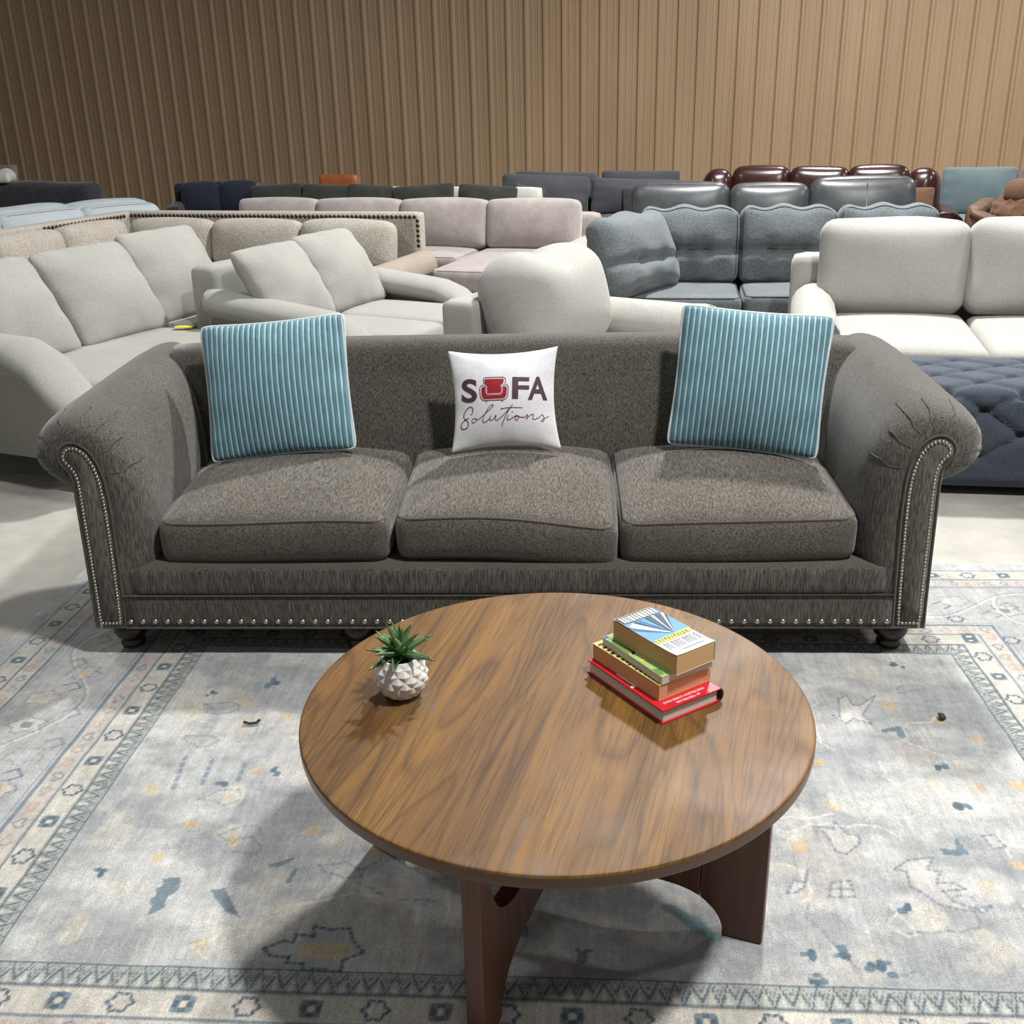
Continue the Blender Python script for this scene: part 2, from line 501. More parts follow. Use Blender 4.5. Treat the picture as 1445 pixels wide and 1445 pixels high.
# ------------------------------------------------------------------ camera and light
cam = bpy.data.cameras.new('camera'); cob = bpy.data.objects.new('camera', cam); COL.objects.link(cob)
cam.sensor_width = 36; cam.sensor_fit = 'HORIZONTAL'; cam.lens = 36*1450/1445; cam.clip_end = 200
TILT, ROLL = .3715, -.0235
cob.matrix_world = Matrix.Translation((0,0,1.57))@Matrix.Rotation(PI/2-TILT, 4, 'X')@Matrix.Rotation(ROLL, 4, 'Z')
SC.camera = cob
SC.view_settings.view_transform = 'Standard'; SC.view_settings.look = 'None'
SC.view_settings.gamma = 1; SC.view_settings.exposure = 0
SC.view_settings.use_curve_mapping = False

wd = bpy.data.worlds.new('hall_ambient'); SC.world = wd; wd.use_nodes = True
bg = wd.node_tree.nodes['Background']; bg.inputs[0].default_value = (.93,.96,1,1); bg.inputs[1].default_value = .14

def lamp(x, y, z, watt, size=.5, col=(1,.988,.97)):
    l = bpy.data.lights.new('high_bay_lamp', 'AREA'); l.shape = 'DISK'; l.size = size; l.energy = watt; l.color = col
    o = bpy.data.objects.new('high_bay_lamp', l); COL.objects.link(o); o.location = (x,y,z); return o
lamp(2.3, .95, 6.2, 430)
lamp(2.0, 7.4, 6.2, 740)
lamp(4.0, 12.6, 6.2, 300)
lamp(9.0, 4.0, 6.2, 300)
lamp(10.0, 11.0, 6.2, 470)
lamp(-4.5, 5.5, 6.2, 125)

# ------------------------------------------------------------------ room
def struct(o): o['kind'] = 'structure'; return o
struct(mk('floor', [(-16,-3,0),(16,-3,0),(16,24,0),(-16,24,0)], [(0,1,2,3)], 'concrete', smooth=False))
# ribbed metal panel wall: one 305 mm period = one tall rib and two low ribs
P0 = A([-9.054, 20.468]); wa = R(-14.141); wu = A([math.cos(wa), math.sin(wa)]); wn = A([math.sin(wa), -math.cos(wa)])
prof = []
for k in range(-24, 92):
    for (s, h) in ((-.046,0),(-.017,.032),(.017,.032),(.046,0),(.084,0),(.092,.004),(.110,.004),(.118,0),(.186,0),(.194,.004),(.212,.004),(.220,0)):
        prof.append((k*.3048+s, h))
V = []
for (s, h) in prof:
    q = P0+wu*s+wn*h; V.append((q[0], q[1], -.01)); V.append((q[0], q[1], 6.6))
struct(mk('wall_back', V, [(2*i, 2*i+2, 2*i+3, 2*i+1) for i in range(len(prof)-1)], 'wall', smooth=False))

# ------------------------------------------------------------------ cushions with piping, generic couch
def pipe_path(w, d, h, r, puff, wr, wf, seed, fn, axis, side, m=14):
    """closed welt line round one face of a soft box (axis 2 = top/bottom, 1 = front/back)"""
    H = A([w, d, h])/2; r = min(r, H.min()*.98); a, b = [(1,2), (0,2), (0,1)][axis]
    k = r*.30; pts = []
    ha, hb = H[a]-k, H[b]-k; rr = r
    for (sa, sb, a0) in ((1,1,0), (-1,1,90), (-1,-1,180), (1,-1,270)):
        for t in np.linspace(0, 90, 6):
            an = R(a0+t); p = np.zeros(3)
            p[a] = sa*(ha-rr)+rr*math.cos(an); p[b] = sb*(hb-rr)+rr*math.sin(an); p[axis] = side*(H[axis]-k)
            pts.append(p)
    P = resample(A(pts), m*8, True)
    return dfm(P, H, puff, wr, wf, seed, fn)

def cushion(name, parent, mat, w, d, h, pos, rot=(0,0,0), r=.05, n=(14,10,6), puff=(.01,.02,.04), wr=.004, wf=9., seed=1, fn=None, welt=None, welts=((2,1),), wr_=.006):
    V, F = soft(w, d, h, r, n, puff, wr, wf, seed, fn)
    o = mk(name, xf(V, rot, pos), F, mat, parent)
    if welt:
        for (ax, sd) in welts:
            tube('piping', xf(pipe_path(w, d, h, r, puff, wr, wf, seed, fn, ax, sd), rot, pos), wr_, welt, o, 6, True)
    return o

def sock_arm(parent, mat, x, hw, y0, y1, hfun, zb, out, flare=.0):
    """arm with a padded rounded top; hfun(t) top height with t=0 at front, 1 at back; out=+-1 outer side"""
    secs = []; ts = np.r_[0, .02, .06, .12, .2, .3, .45, .6, .75, .9, .97, 1]
    for t in ts:
        y = y0+(y1-y0)*t; h = hfun(t)
        e = 1-.35*max(0, 1-min(t, 1-t)/.05)
        pr = []
        n = 9
        for k in range(n+1):
            a = PI*k/n
            pr.append((math.cos(a)*hw*1.28, h-hw*.72+math.sin(a)*hw*.72))
        L = [(hw*(1+.14)*.98, h-hw*1.25), (hw*.8, h-hw*1.7), (hw*.8, zb)]
        sec = [(hw*.62, zb), (hw*.62, max(zb+.01, h-hw*1.5)), (hw*.70, h-hw*1.42), (hw*1.18, h-hw*1.12)]+pr+[(-hw*1.18, h-hw*1.12), (-hw*.70, h-hw*1.42), (-hw*.62, max(zb+.01, h-hw*1.5)), (-hw*.62, zb)]
        c = 0
        secs.append([(x+out*(flare*max(0,(z-.35))/.3)+px*(e if z > h-hw*1.8 else 1), y, z) for px, z in sec])
    return loft('arm', secs, mat, parent)

def roll_arm(parent, mat, x, hw, y0, y1, h, zb, out, rr=None):
    """rolled arm: upright box with a scroll bulging outward at the top"""
    rr = rr or hw*1.05; secs = []
    pts = [(-hw*.75*out, zb), (-hw*.8*out, h-rr*1.6), (-hw*.85*out, h-rr)]
    for k in range(11):
        a = PI-(PI*1.28)*k/10
        pts.append((out*(rr*.15+rr*math.cos(a)), h-rr+rr*math.sin(a)))
    pts += [(hw*.7*out, h-rr*2.0), (hw*.7*out, zb)]
    ctr = A([out*rr*.15, h-rr])
    for (y, e) in ((y0+.03, .8), (y0+.008, .93), (y0, 1) , (y0+.03, 1.03), (y0+.1, 1), ((y0+y1)/2, 1), (y1-.05, 1), (y1, .92))[1:]:
        secs.append([(x+ctr[0]+(px-ctr[0])*e if z > h-rr*2 else x+px, y, ctr[1]+(z-ctr[1])*e if z > h-rr*2 else z) for px, z in pts])
    return loft('arm', secs, mat, parent)

def foot(parent, x, y, h, mat='footblack', r=.025):
    return lathe('foot', [(r*.8, 0), (r, h*.3), (r*1.15, h)], mat, parent, 10, (x, y, 0))

def tuft_row(w, h, zrow=.0, amp=.035, nb=3, span=.5, top=True):
    """fn for soft(): horizontal pulled crease with buttons on the -y face, scalloped top edge"""
    def fn(o, q):
        o = o.copy()
        front = np.clip(-q[:,1]*1.6, 0, 1)
        x, z = o[:,0], o[:,2]
        xs = (x/(w*span))*(nb-1)/1.0
        inside = np.exp(-np.clip(abs(x)-w*span/2, 0, None)/.06)
        cr = np.exp(-((z-zrow)/.028)**2)
        bt = np.zeros(len(x))
        for k in range(nb):
            bx = -w*span/2+w*span*k/(nb-1); bt += np.exp(-(((x-bx)/.035)**2+((z-zrow)/.06)**2))
        o[:,1] += front*amp*(cr*(.55+.45*inside)+.5*bt)
        # vertical soft flutes above and below each button
        o[:,1] += front*.010*np.cos(2*PI*nb*x/(w*1.0))*np.clip(abs(z-zrow)/.1, 0, 1)*(q[:,2] > -.9)
        if top: o[:,2] += np.clip(q[:,2], 0, 1)**3*.014*np.cos(2*PI*(nb+1)*x/(w*1.5)+1)
        return o
    return fn

def add_buttons(o, w, d, h, zrow, nb, span, pos, rot, mat, amp=.035):
    for k in range(nb):
        p = A([[-w*span/2+w*span*k/(nb-1), -d/2+amp*1.0, zrow]])
        V, F = nail_mesh('button', .016, mat)
        mk('button', xf(V, rot)+xf(p, rot, pos)[0], F, mat, o)

# ------------------------------------------------------------------ the big charcoal sofa in front
SO = empty('roll_arm_sofa', (-.037, 2.795, 0), -.05, 'long charcoal taupe roll-arm sofa with nailhead trim, in front behind the round table', 'sofa')
panel_k = [(1.170,.105),(1.163,.25),(1.156,.45),(1.157,.56),(1.167,.625),(1.187,.672),(1.215,.697),(1.242,.703),(1.267,.692),(1.283,.668),(1.281,.643),(1.265,.622),(1.255,.600),(1.252,.56),(1.254,.45),(1.258,.25),(1.262,.105)]
full_k = [(1.06,.105),(1.052,.25),(1.052,.42),(1.062,.53),(1.085,.63),(1.12,.705),(1.175,.758),(1.245,.778),(1.325,.754),(1.381,.70),(1.393,.635),(1.367,.588),(1.318,.560),(1.270,.553),(1.272,.45),(1.272,.25),(1.272,.105)]
def dense(k, m=7): return spline(k, m)
pd, fd = dense(panel_k), dense(full_k); NP_ = len(pd)
pleats = [26, 33, 39, 45, 52, 60, 68, 76]
pl = np.zeros(NP_)
for i, p_ in enumerate(pleats): pl += np.exp(-((np.arange(NP_)-p_)/.62)**2)*.28
def arm_sections(sg):
    secs = []
    for (y, t, pa) in ((.002,.10,0),(.004,.26,.10),(.012,.46,.16),(.026,.64,.17),(.048,.80,.13),(.078,.92,.08),(.115,.985,.03),(.16,1.01,.0),(.30,1.0,0),(.45,1,0),(.60,1,0),(.75,1,0),(.86,.99,0),(.885,.96,0),(.90,.9,0)):
        tt = (t-pa*pl)[:, None]
        P = pd*(1-tt)+fd*tt
        z = P[:,1]+np.clip((P[:,1]-.5)/.28, 0, 1)*.038*np.clip(y/.7, 0, 1)
        secs.append(np.stack([sg*P[:,0], np.full(NP_, y), z], -1))
    return secs
nail_paths = []
for sg in (1, -1):
    arm = loft('arm', arm_sections(sg), 'taupe', SO)
    # facing panel inside the welt
    ins = []
    T = np.gradient(pd, axis=0); T /= np.linalg.norm(T, axis=1, keepdims=True)
    Nn = np.stack([T[:,1], -T[:,0]], -1)
    inner = pd+Nn*.006
    pv = np.stack([sg*inner[:,0], np.full(NP_, -.003), inner[:,1]], -1)
    back = pv.copy(); back[:,1] = .02
    loft('arm_front_panel', [pv, back], 'taupe', SO)
    tube('piping', np.stack([sg*pd[:,0], np.full(NP_, -.001), pd[:,1]], -1), .0045, 'taupe_dark', arm, 6)
    secs_ = arm_sections(sg)
    for i, p_ in enumerate(pleats):
        ln = spline([secs_[k][p_+(1 if k > 3 else 0)] for k in range(1, (7, 6, 8, 7)[i % 4])], 4)
        tube('pleat', ln, .0022, 'taupe_dark', arm, 5)
    path = pd+Nn*.0155
    path = np.vstack([path, [[1.246,.119]], [[1.186,.119]]])[1:]
    path[0] = (1.186,.125)
    q = resample(path, 116)
    nail_paths.append(np.stack([sg*q[:,0], np.full(len(q), -.003), q[:,1]], -1))
# back: profile in (y,z) swept across
bk = spline([(.55,.105),(.57,.30),(.595,.48),(.640,.62),(.685,.735),(.712,.800),(.742,.832),(.782,.843),(.825,.836),(.862,.80),(.885,.70),(.89,.45),(.89,.105)], 5)
secs = []
for x in np.linspace(-1.18, 1.18, 15):
    z = bk[:,1]-np.clip((bk[:,1]-.5)/.34, 0, 1)*.018*(abs(x)/1.18)**4
    secs.append(np.stack([np.full(len(bk), x), bk[:,0]-.02*(abs(x)/1.18)**4*np.clip((bk[:,1]-.3)/.4, 0, 1), z], -1))
loft('back', secs, 'taupe', SO)
box('seat_deck', -1.15, 1.15, -.002, .60, .205, .308, 'taupe', SO, .022, (20,8,5))
box('front_apron', -1.166, 1.166, -.004, .06, .104, .215, 'taupe', SO, .006, (20,4,4))
tube('piping', [(-1.163, -.005, .214), (1.163, -.005, .214)], .003, 'taupe_dark', SO)
tube('piping', [(-1.166, -.005, .105), (1.166, -.005, .105)], .004, 'taupe_dark', SO)
tube('piping', [(-1.264, .0, .105), (-1.166, -.003, .105)], .004, 'taupe_dark', SO)
tube('piping', [(1.264, .0, .105), (1.166, -.003, .105)], .004, 'taupe_dark', SO)
box('bottom_frame', -1.25, 1.25, .02, .88, .088, .108, 'footblack', SO, .004, (6,6,2))
def sag(k):
    def fn(o, q):
        o = o.copy(); f = np.clip(-q[:,1], 0, 1)**2
        if k == 1: o[:,2] += f*(-.016*q[:,0]+.012*np.sin(2.6*q[:,0]+1.8))
        if k == 0: o[:,2] += f*.006*np.sin(3*q[:,0])
        if k == 2: o[:,2] += f*(.010*q[:,0]-.004)
        o[:,2] += np.clip(-q[:,1], 0, 1)*0-.02*np.clip(q[:,1], 0, 1)*0
        return o
    return fn
for i, (xa, xb) in enumerate(((-1.044, -.340), (-.318, .345), (.358, 1.052))):
    w = xb-xa
    c = cushion('seat_cushion', SO, 'taupe_top', w, .66, .145, ((xa+xb)/2, .36, .388), (R(3.0),0,0), .036, (22,20,8),
                (.012,.014,.052), .0045, 8, 11+i, sag(i), 'taupe_dark', ((2,1),(2,-1)), .0048)
for (x, y) in ((-1.19,.075),(-.46,.075),(.46,.075),(1.19,.075),(-1.19,.83),(1.19,.83)):
    zb = .008 if y < .5 else 0
    lathe('bun_foot', [(.030,zb),(.037,zb+.004),(.038,zb+.014),(.033,zb+.022),(.034,zb+.026),(.047,zb+.040),(.053,zb+.056),(.053,zb+.07),(.047,.088),(.045,.098)], 'footdark', SO, 28, (x, y, 0))
# nailheads: the big ones along the apron and the upper scroll ones singly, the rest of the small ones as one part
NV, NF = nail_mesh('n', .0085, 'nail')
first = None
for x in np.linspace(-1.150, 1.150, 61):
    if first is None: first = mk('nailhead', NV, NF, 'nail', SO, loc=(x, -.005, .126))
    else:
        c = first.copy(); COL.objects.link(c); c.location = (x, -.005, .126)
SV, SF = nail_mesh('n', .0046, 'nail')
restV, restF = [], []; small = None
for q in nail_paths:
    for i, p in enumerate(q):
        if 34 <= i < 53:
            if small is None: small = mk('small_nailhead', SV, SF, 'nail', SO, loc=p)
            else:
                c = small.copy(); COL.objects.link(c); c.location = p
        else:
            b0 = len(restV)*len(SV); restV.append(SV+p); restF += [[j+b0 for j in f] for f in SF]
o = mk('small_nailhead_row', np.concatenate(restV), restF, 'nail', SO); o['kind'] = 'stuff'

# ------------------------------------------------------------------ throw pillows
def teal_pillow(BL, BR, TL, label, seed):
    t = frame_from(BL, BR, TL, 'throw_pillow', label, 'pillow', 'teal striped throw pillows on the charcoal sofa')
    p = Pillow(.49, .465, .17, .045, seed, .004, ear=.035, pw=.42)
    b = p.build('pillow_cover', 'teal', t, .8); b.location = (0, 0, .2325)
    c = tube('piping', p.edge(36), .0042, 'white_pipe', t, 6, True); c.location = (0, 0, .2325)
    return t
teal_pillow((-1.005, 3.285, .490), (-.515, 3.305, .522), (-1.050, 3.47, .93), 'teal corduroy pillow with pale piping, at the sofa end behind the potted plant', 3)
teal_pillow((.525, 3.265, .526), (.990, 3.17, .492), (.640, 3.385, .965), 'teal corduroy pillow leaning tilted at the sofa end nearest the navy ottoman', 8)
WP = frame_from((-.192, 3.262, .515), (.163, 3.244, .526), (-.178, 3.375, .85), 'logo_pillow', 'small white pillow printed with a red armchair logo, middle of the charcoal sofa', 'pillow')
PW, PH = .366, .338
wp = Pillow(PW, PH, .125, .105, 5, .0025, pw=.5)
b = wp.build('pillow_cover', 'white_satin', WP, .75); b.location = (0, 0, PH/2)
sl = math.atan2(55, 1185)
def zc(P):
    """close-up units -> flat pillow coordinates"""
    d = (A(P, float)-A([742, 660]))*A([1, -1])/1185*PW
    c, s = math.cos(sl), math.sin(sl)
    return np.stack([c*d[:,0]+s*d[:,1], -s*d[:,0]+c*d[:,1]], -1)
def on_pillow(name, V2, F, mat, off=.0012, parent=None):
    V2, F = refine(V2, F, .012)
    V = wp.onto(V2[:,0], V2[:,1], off)
    o = mk(name, V, F, mat, WP, False); o.location = (0, 0, PH/2); return fixnormals(o)
def letter(ch, x0, x1, y0, y1):
    V, F = text_vf(ch, 1, .026)
    lo, hi = V.min(0), V.max(0); q = (V-lo)/(hi-lo)
    on_pillow('printed_letter', zc(np.stack([x0+q[:,0]*(x1-x0), y1-q[:,1]*(y1-y0)], -1)), F, 'ink')
letter('S', 292, 462, 450, 700); letter('F', 836, 1014, 428, 660); letter('A', 1002, 1206, 420, 668)
def rr_poly(pts, m=6): return spline(pts, m, True)
def shape(pts, mat, off=.0012, smooth=False, name='printed_armchair'):
    P = spline(pts, 5, True) if smooth else A(pts, float)
    V, F = poly_fill(P); on_pillow(name, zc(V), F, mat, off)
# red armchair mark
out = [(530,450),(545,436),(735,430),(758,440),(765,460),(762,505),(785,515),(797,540),(792,625),(775,655),(750,670),(545,680),(515,668),(500,640),(490,560),(495,535),(510,522),(535,512)]
V, F = stroke2(np.vstack([out, out[:1]]), 8); on_pillow('printed_armchair', zc(V), F, 'ink', .0012)
shape([(540,460),(552,452),(738,446),(746,454),(745,480),(738,500),(712,520),(706,592),(586,600),(578,532),(548,512),(542,492)], 'redink')
shape([(520,534),(534,538),(548,556),(556,610),(568,628),(722,620),(738,602),(742,550),(756,528),(776,532),(781,560),(778,618),(762,646),(742,655),(548,664),(524,652),(514,620),(508,556)], 'redink')
uu = [(522,518),(545,520),(560,536),(564,598),(578,614),(712,608),(728,594),(730,530),(748,510),(768,512)]
V, F = stroke2(uu, 15); on_pillow('printed_armchair', zc(V), F, 'whiteink', .0016)
V, F = stroke2(uu, 4.5); on_pillow('printed_armchair', zc(V), F, 'ink', .0019)
for a, b_ in (((568,682),(560,702)), ((728,674),(738,692))):
    V, F = stroke2([a, b_], 8); on_pillow('printed_armchair', zc(V), F, 'ink')
def script(pts, w=7, name='printed_script'):
    P = spline(pts, 8); V, F = stroke2(P, w); on_pillow(name, zc(V), F, 'scriptink', .0013)
script([(398,832),(415,800),(414,760),(390,746),(350,770),(318,830),(325,870),(360,900),(368,940),(345,972),(305,980),(288,962),(292,925),(325,890),(375,862)], 9)
script([(440,868),(415,872),(408,900),(425,914),(450,898),(455,872),(440,866),(470,880),(500,862),(570,800),(625,750),(640,728),(625,722),(600,740),(560,800),(530,860),(525,895),(540,908),(570,895),(598,865),(612,835)])
script([(612,835),(600,870),(612,888),(640,870),(668,830),(660,870),(672,885),(700,870),(745,830),(800,770),(845,718)])
script([(820,748),(790,800),(755,870),(728,940)], 9); script([(712,768),(800,752),(948,750)], 7)
script([(800,830),(785,865),(795,880),(830,865),(880,835),(905,840),(905,865),(885,882),(870,865),(885,840),(925,848),(965,850),(1000,822),(995,850),(985,868),(1020,835),(1055,815),(1062,830),(1055,862),(1075,870),(1120,850),(1150,818)])
script([(1150,818),(1168,835),(1175,870),(1160,892),(1145,882),(1165,866),(1205,845),(1225,832)])
script([(835,800),(845,792)], 10)

# ------------------------------------------------------------------ coffee table
TX, TY, TZ = .0763, 1.777, .468
TB = empty('round_coffee_table', (TX, TY, 0), 0, 'round brown oak coffee table on curved crossed board legs, standing on the rug', 'coffee table')
TR = .504
lathe('tabletop', [(TR-.010, TZ-.030), (TR-.003, TZ-.0275), (TR-.0006, TZ-.0245), (TR, TZ-.022), (TR, TZ-.006), (TR, TZ-.0045), (TR-.0006, TZ-.0030), (TR-.0024, TZ-.0006), (TR-.004, TZ), (TR-.008, TZ), (TR-.03, TZ), (TR*.6, TZ), (.02, TZ)], ['oak', 'oakedge'], TB, 160)
for p_ in TB.children[0].data.polygons:
    if p_.normal.z < .3: p_.material_index = 1
TB.children[0].data.set_sharp_from_angle(angle=R(28))
box('under_frame', -.2, .2, -.2, .2, TZ-.045, TZ-.0305, 'walnut', TB, .004, (3,3,2))
def board(ang):
    half = [(.36,.008),(.359,.03),(.348,.056),(.330,.076),(.305,.094),(.270,.104),(.22,.108),(.15,.109),(.0,.109)]
    notch = [(.395,.425),(.392,.36),(.383,.31),(.362,.268),(.33,.240),(.29,.224),(.25,.219),(.21,.226),(.175,.245),(.148,.280),(.135,.33),(.13,.425)]
    lower = spline(half, 5); nt = spline(notch, 5)
    def slab(P2, name, th=.035):
        V, F = poly_fill(P2); n = len(V); u = A([math.cos(ang), math.sin(ang)]); nn = A([-u[1], u[0]])
        W = []; 
        for sgn in (-1, 1):
            for (r_, z_) in V: W.append((u[0]*r_+nn[0]*sgn*th/2, u[1]*r_+nn[1]*sgn*th/2, z_))
        FF = [f for f in F]+[[i+n for i in f][::-1] for f in F]+[(i, (i+1) % n, n+(i+1) % n, n+i) for i in range(n)]
        o = fixnormals(mk(name, W, FF, 'walnut', TB, False))
        bv = o.modifiers.new('soft_edges', 'BEVEL'); bv.width = .003; bv.segments = 2; bv.limit_method = 'ANGLE'; bv.angle_limit = R(50)
        return o
    cut = .312
    zl = np.interp(cut, lower[::-1,0], lower[::-1,1]); zn = np.interp(cut, nt[::-1,0], nt[::-1,1])
    for sg in (1, -1):
        P = [(.44,.008), (.44,.4375), (.395,.4375)]+[tuple(p) for p in nt if p[0] > cut]+[(cut+.0006, zn), (cut+.0006, zl)]+[tuple(p) for p in lower[::-1] if p[0] > cut]
        slab([(sg*a, b) for a, b in P], 'leg')
    mid = [(cut-.0006, zl), (cut-.0006, zn)]+[tuple(p) for p in nt if p[0] < cut]+[(.13,.4375)]
    right = mid; left = [(-a, b) for a, b in mid][::-1]
    low = [tuple(p) for p in lower if p[0] < cut]
    P = right+left+[(-a, b) for a, b in low]+[(a, b) for a, b in low[::-1]][1:]
    slab(P, 'cross_board')
board(R(-111.5)); board(R(-22))

# ------------------------------------------------------------------ books on the table
def book_frame(fr, rr, z, name, label):
    d = A(rr)-A(fr); ang = math.atan2(d[1], d[0])
    return empty(name, (fr[0], fr[1], z), ang, label, 'book', 'books stacked on the coffee table')
def flat_text(body, parent, mat, x_right, y_base, hgt, width, z, name='printed_text', bold=.01):
    """text seen upside-down from the front: runs towards -x with tops towards -y"""
    V, F = text_vf(body, 1, bold); lo, hi = V.min(0), V.max(0); q = (V-lo)/(hi-lo)
    return fixnormals(mk(name, [(x_right-a*width, y_base-b*hgt, z) for a, b in q], F, mat, parent, False))
def quad(parent, name, mat, pts, z):
    V, F = poly_fill(pts); return fixnormals(mk(name, [(a, b, z) for a, b in V], F, mat, parent, False))
def slab_box(name, x0, x1, y0, y1, z0, z1, mat, parent, r=.001, n=(4,4,2), **k):
    V = [(a, b, c) for a in (x0, x1) for b in (y0, y1) for c in (z0, z1)]
    return mk(name, V, [(0,1,3,2),(4,6,7,5),(0,4,5,1),(2,3,7,6),(0,2,6,4),(1,5,7,3)], mat, parent, False)
z = TZ+.0005
RB = book_frame((.279,1.685), (.4079,1.7656), z, 'hardcover_book', 'red hardcover book with white print, bottom of the stack on the table')
W_, L_, T_ = .152, .242, .030
slab_box('back_cover', 0, W_-.004, 0, L_, 0, .0028, 'redcover', RB); slab_box('front_cover', 0, W_-.004, 0, L_, T_-.0028, T_, 'redcover', RB)
slab_box('page_block', .004, W_-.010, .004, L_-.004, .003, T_-.003, 'whitepages', RB, .0015)
loft('spine', [[(W_-.006+.011*math.cos(a), y, T_/2+T_/2*math.sin(a)) for a in np.linspace(-PI/2, PI/2, 9)]+[(W_-.008+.008*math.cos(a), y, T_/2+(T_/2-.002)*math.sin(a)) for a in np.linspace(PI/2, -PI/2, 9)] for y in (0, L_)], 'blackcover', RB)
flat_text('#1 BESTSELLER', RB, 'textpale', .102, .0125, .0066, .062, T_+.0004, bold=.05)
flat_text('ONE MILLION COPIES SOLD', RB, 'textpale', .122, .0235, .0066, .104, T_+.0004, bold=.05)
quad(RB, 'printed_letter', 'textwhite', [(.0035,.104),(.0035,.098),(.0235,.098),(.0235,.104),(.0195,.1055),(.0195,.160),(.0115,.160),(.0115,.1075)], T_+.0004)
z += T_
OB = book_frame((.276,1.721), (.3884,1.794), z+.0006, 'paperback_book', 'thick paperback with peach page edges and yellow-black cover edge, right on the red book')
W_, L_, T_ = .134, .209, .034
slab_box('page_block', .0005, W_-.001, .0005, L_-.0005, .0004, T_-.0006, 'tanpages2', OB, .0015)
M['straw'] = plain('straw_yellow_cover', (216,200,118), .5)
slab_box('back_cover', 0, W_, 0, L_, 0, .0004, 'straw', OB, .0002); slab_box('front_cover', 0, W_, 0, L_, T_-.0006, T_, 'straw', OB, .0003)
slab_box('spine', W_-.0008, W_, 0, L_, 0, T_, 'straw', OB, .0003)
pz = T_+.0003; rs = random.Random(2)
y = .006
while y < L_-.012:
    a = .005+.005*rs.random(); k = .003*rs.random()
    quad(OB, 'printed_pattern', 'blackprint', [(.0015+k, y), (.012+k, y+.003*rs.random()), (.014+k, y+a), (.0025+k, y+a*.9)], pz); y += a+.003+.004*rs.random()
z += T_+.0006
GB = book_frame((.281,1.723), (.3896,1.787), z+.0006, 'paperback_book', 'thin paperback with white pages and pale green cover, third up in the stack')
W_, L_, T_ = .126, .196, .0165
M['greencover'] = plain('pale_green_cover', (176,206,128), .45); M['greenmid'] = plain('leaf_green_print', (112,158,78), .5); M['rust'] = plain('rust_print', (140,84,56), .5)
slab_box('page_block', .0005, W_-.001, .0005, L_-.0005, .0004, T_-.0006, 'whitepages', GB, .0015)
slab_box('back_cover', 0, W_, 0, L_, 0, .0004, 'greencover', GB, .0002); slab_box('front_cover', 0, W_, 0, L_, T_-.0006, T_, 'greencover', GB, .0003)
slab_box('spine', W_-.0008, W_, 0, L_, 0, T_, 'greencover', GB, .0003)
pz = T_+.0003
quad(GB, 'printed_pattern', 'bluetag', [(.001,.184),(.010,.184),(.010,.195),(.001,.195)], pz)
quad(GB, 'printed_pattern', 'greenmid', [(.001,.110),(.022,.110),(.024,.182),(.001,.180)], pz)
quad(GB, 'printed_pattern', 'rust', [(.012,.118),(.020,.116),(.022,.162),(.014,.158)], pz+.0002)
quad(GB, 'printed_pattern', 'blackprint', [(.006,.102),(.012,.100),(.018,.110),(.012,.116)], pz+.0002)
quad(GB, 'printed_pattern', 'yellowprint', [(.004,.07),(.016,.068),(.018,.076),(.005,.08)], pz)
quad(GB, 'printed_pattern', 'greenmid', [(.001,.010),(.012,.008),(.016,.030),(.002,.034)], pz)
z += T_+.0006
BB = book_frame((.309,1.727), (.3927,1.7835), z+.0006, 'paperback_book', 'fat paperback with tan pages and blue and yellow cover, top of the stack')
W_, L_, T_ = .101, .190, .041
slab_box('page_block', .0005, W_-.001, .0005, L_-.0005, .0004, T_-.001, 'tanpages', BB, .002)
slab_box('back_cover', 0, W_, 0, L_, 0, .0004, 'textwhite', BB, .0002)
slab_box('spine', W_-.0008, W_, 0, L_, 0, T_, 'blueprint_dark', BB, .0003)
def curl(x, y): return T_+.0004+.0035*max(0, 1-x/.03)**2*(.3+.7*max(0, (y-.1)/.09))+.002*max(0, 1-y/.03)**2*(x < .2)
def cover_piece(name, mat, pts, off=0.):
    V, F = poly_fill(A(pts)); V, F = refine(V, F, .012)
    return fixnormals(mk(name, [(a, b, curl(a, b)+off) for a, b in V], F, mat, CV, False))
gx, gy = np.meshgrid(np.linspace(0, W_, 14), np.linspace(0, L_, 20), indexing='ij')
V = [(a, b, curl(a, b)) for a, b in zip(gx.ravel(), gy.ravel())]
CV = mk('front_cover', V, [(i*20+j, (i+1)*20+j, (i+1)*20+j+1, i*20+j+1) for i in range(13) for j in range(19)], 'textwhite', BB)
e = .0004
cover_piece('printed_art', 'blueprint', [(.001,.066),(.103,.072),(.103,.185),(.001,.185)], e)
cover_piece('printed_art', 'blueprint_dark', [(.001,.158),(.100,.160),(.100,.188),(.001,.188)], e*2)
fo = (.062,.072)
rays = [(-.9,.02,'blueprint_dark'),(-.75,.055,'blueprint'),(-.62,.10,'blueprint_pale'),(-.36,.035,'blueprint_dark'),(-.22,.03,'blueprint'),(-.13,.008,'textwhite'),(-.06,.07,'blueprint_dark'),(.10,.02,'blueprint_pale'),(.2,.06,'blueprint_dark'),(.34,.03,'blueprint_pale'),(.5,.08,'blueprint_dark')]
for (a, w, m_) in rays:
    ln = .088
    def lim(x, y): return (min(max(x, .001), .103), min(y, .157))
    p1 = lim(fo[0]+math.sin(a)*ln*1.2, fo[1]+math.cos(a)*ln); p2 = lim(fo[0]+math.sin(a+w*2.2)*ln*1.2, fo[1]+math.cos(a+w*2.2)*ln)
    if abs(p1[0]-p2[0])+abs(p1[1]-p2[1]) < .002: continue
    cover_piece('printed_art', m_, [fo, p2, p1], e*3)
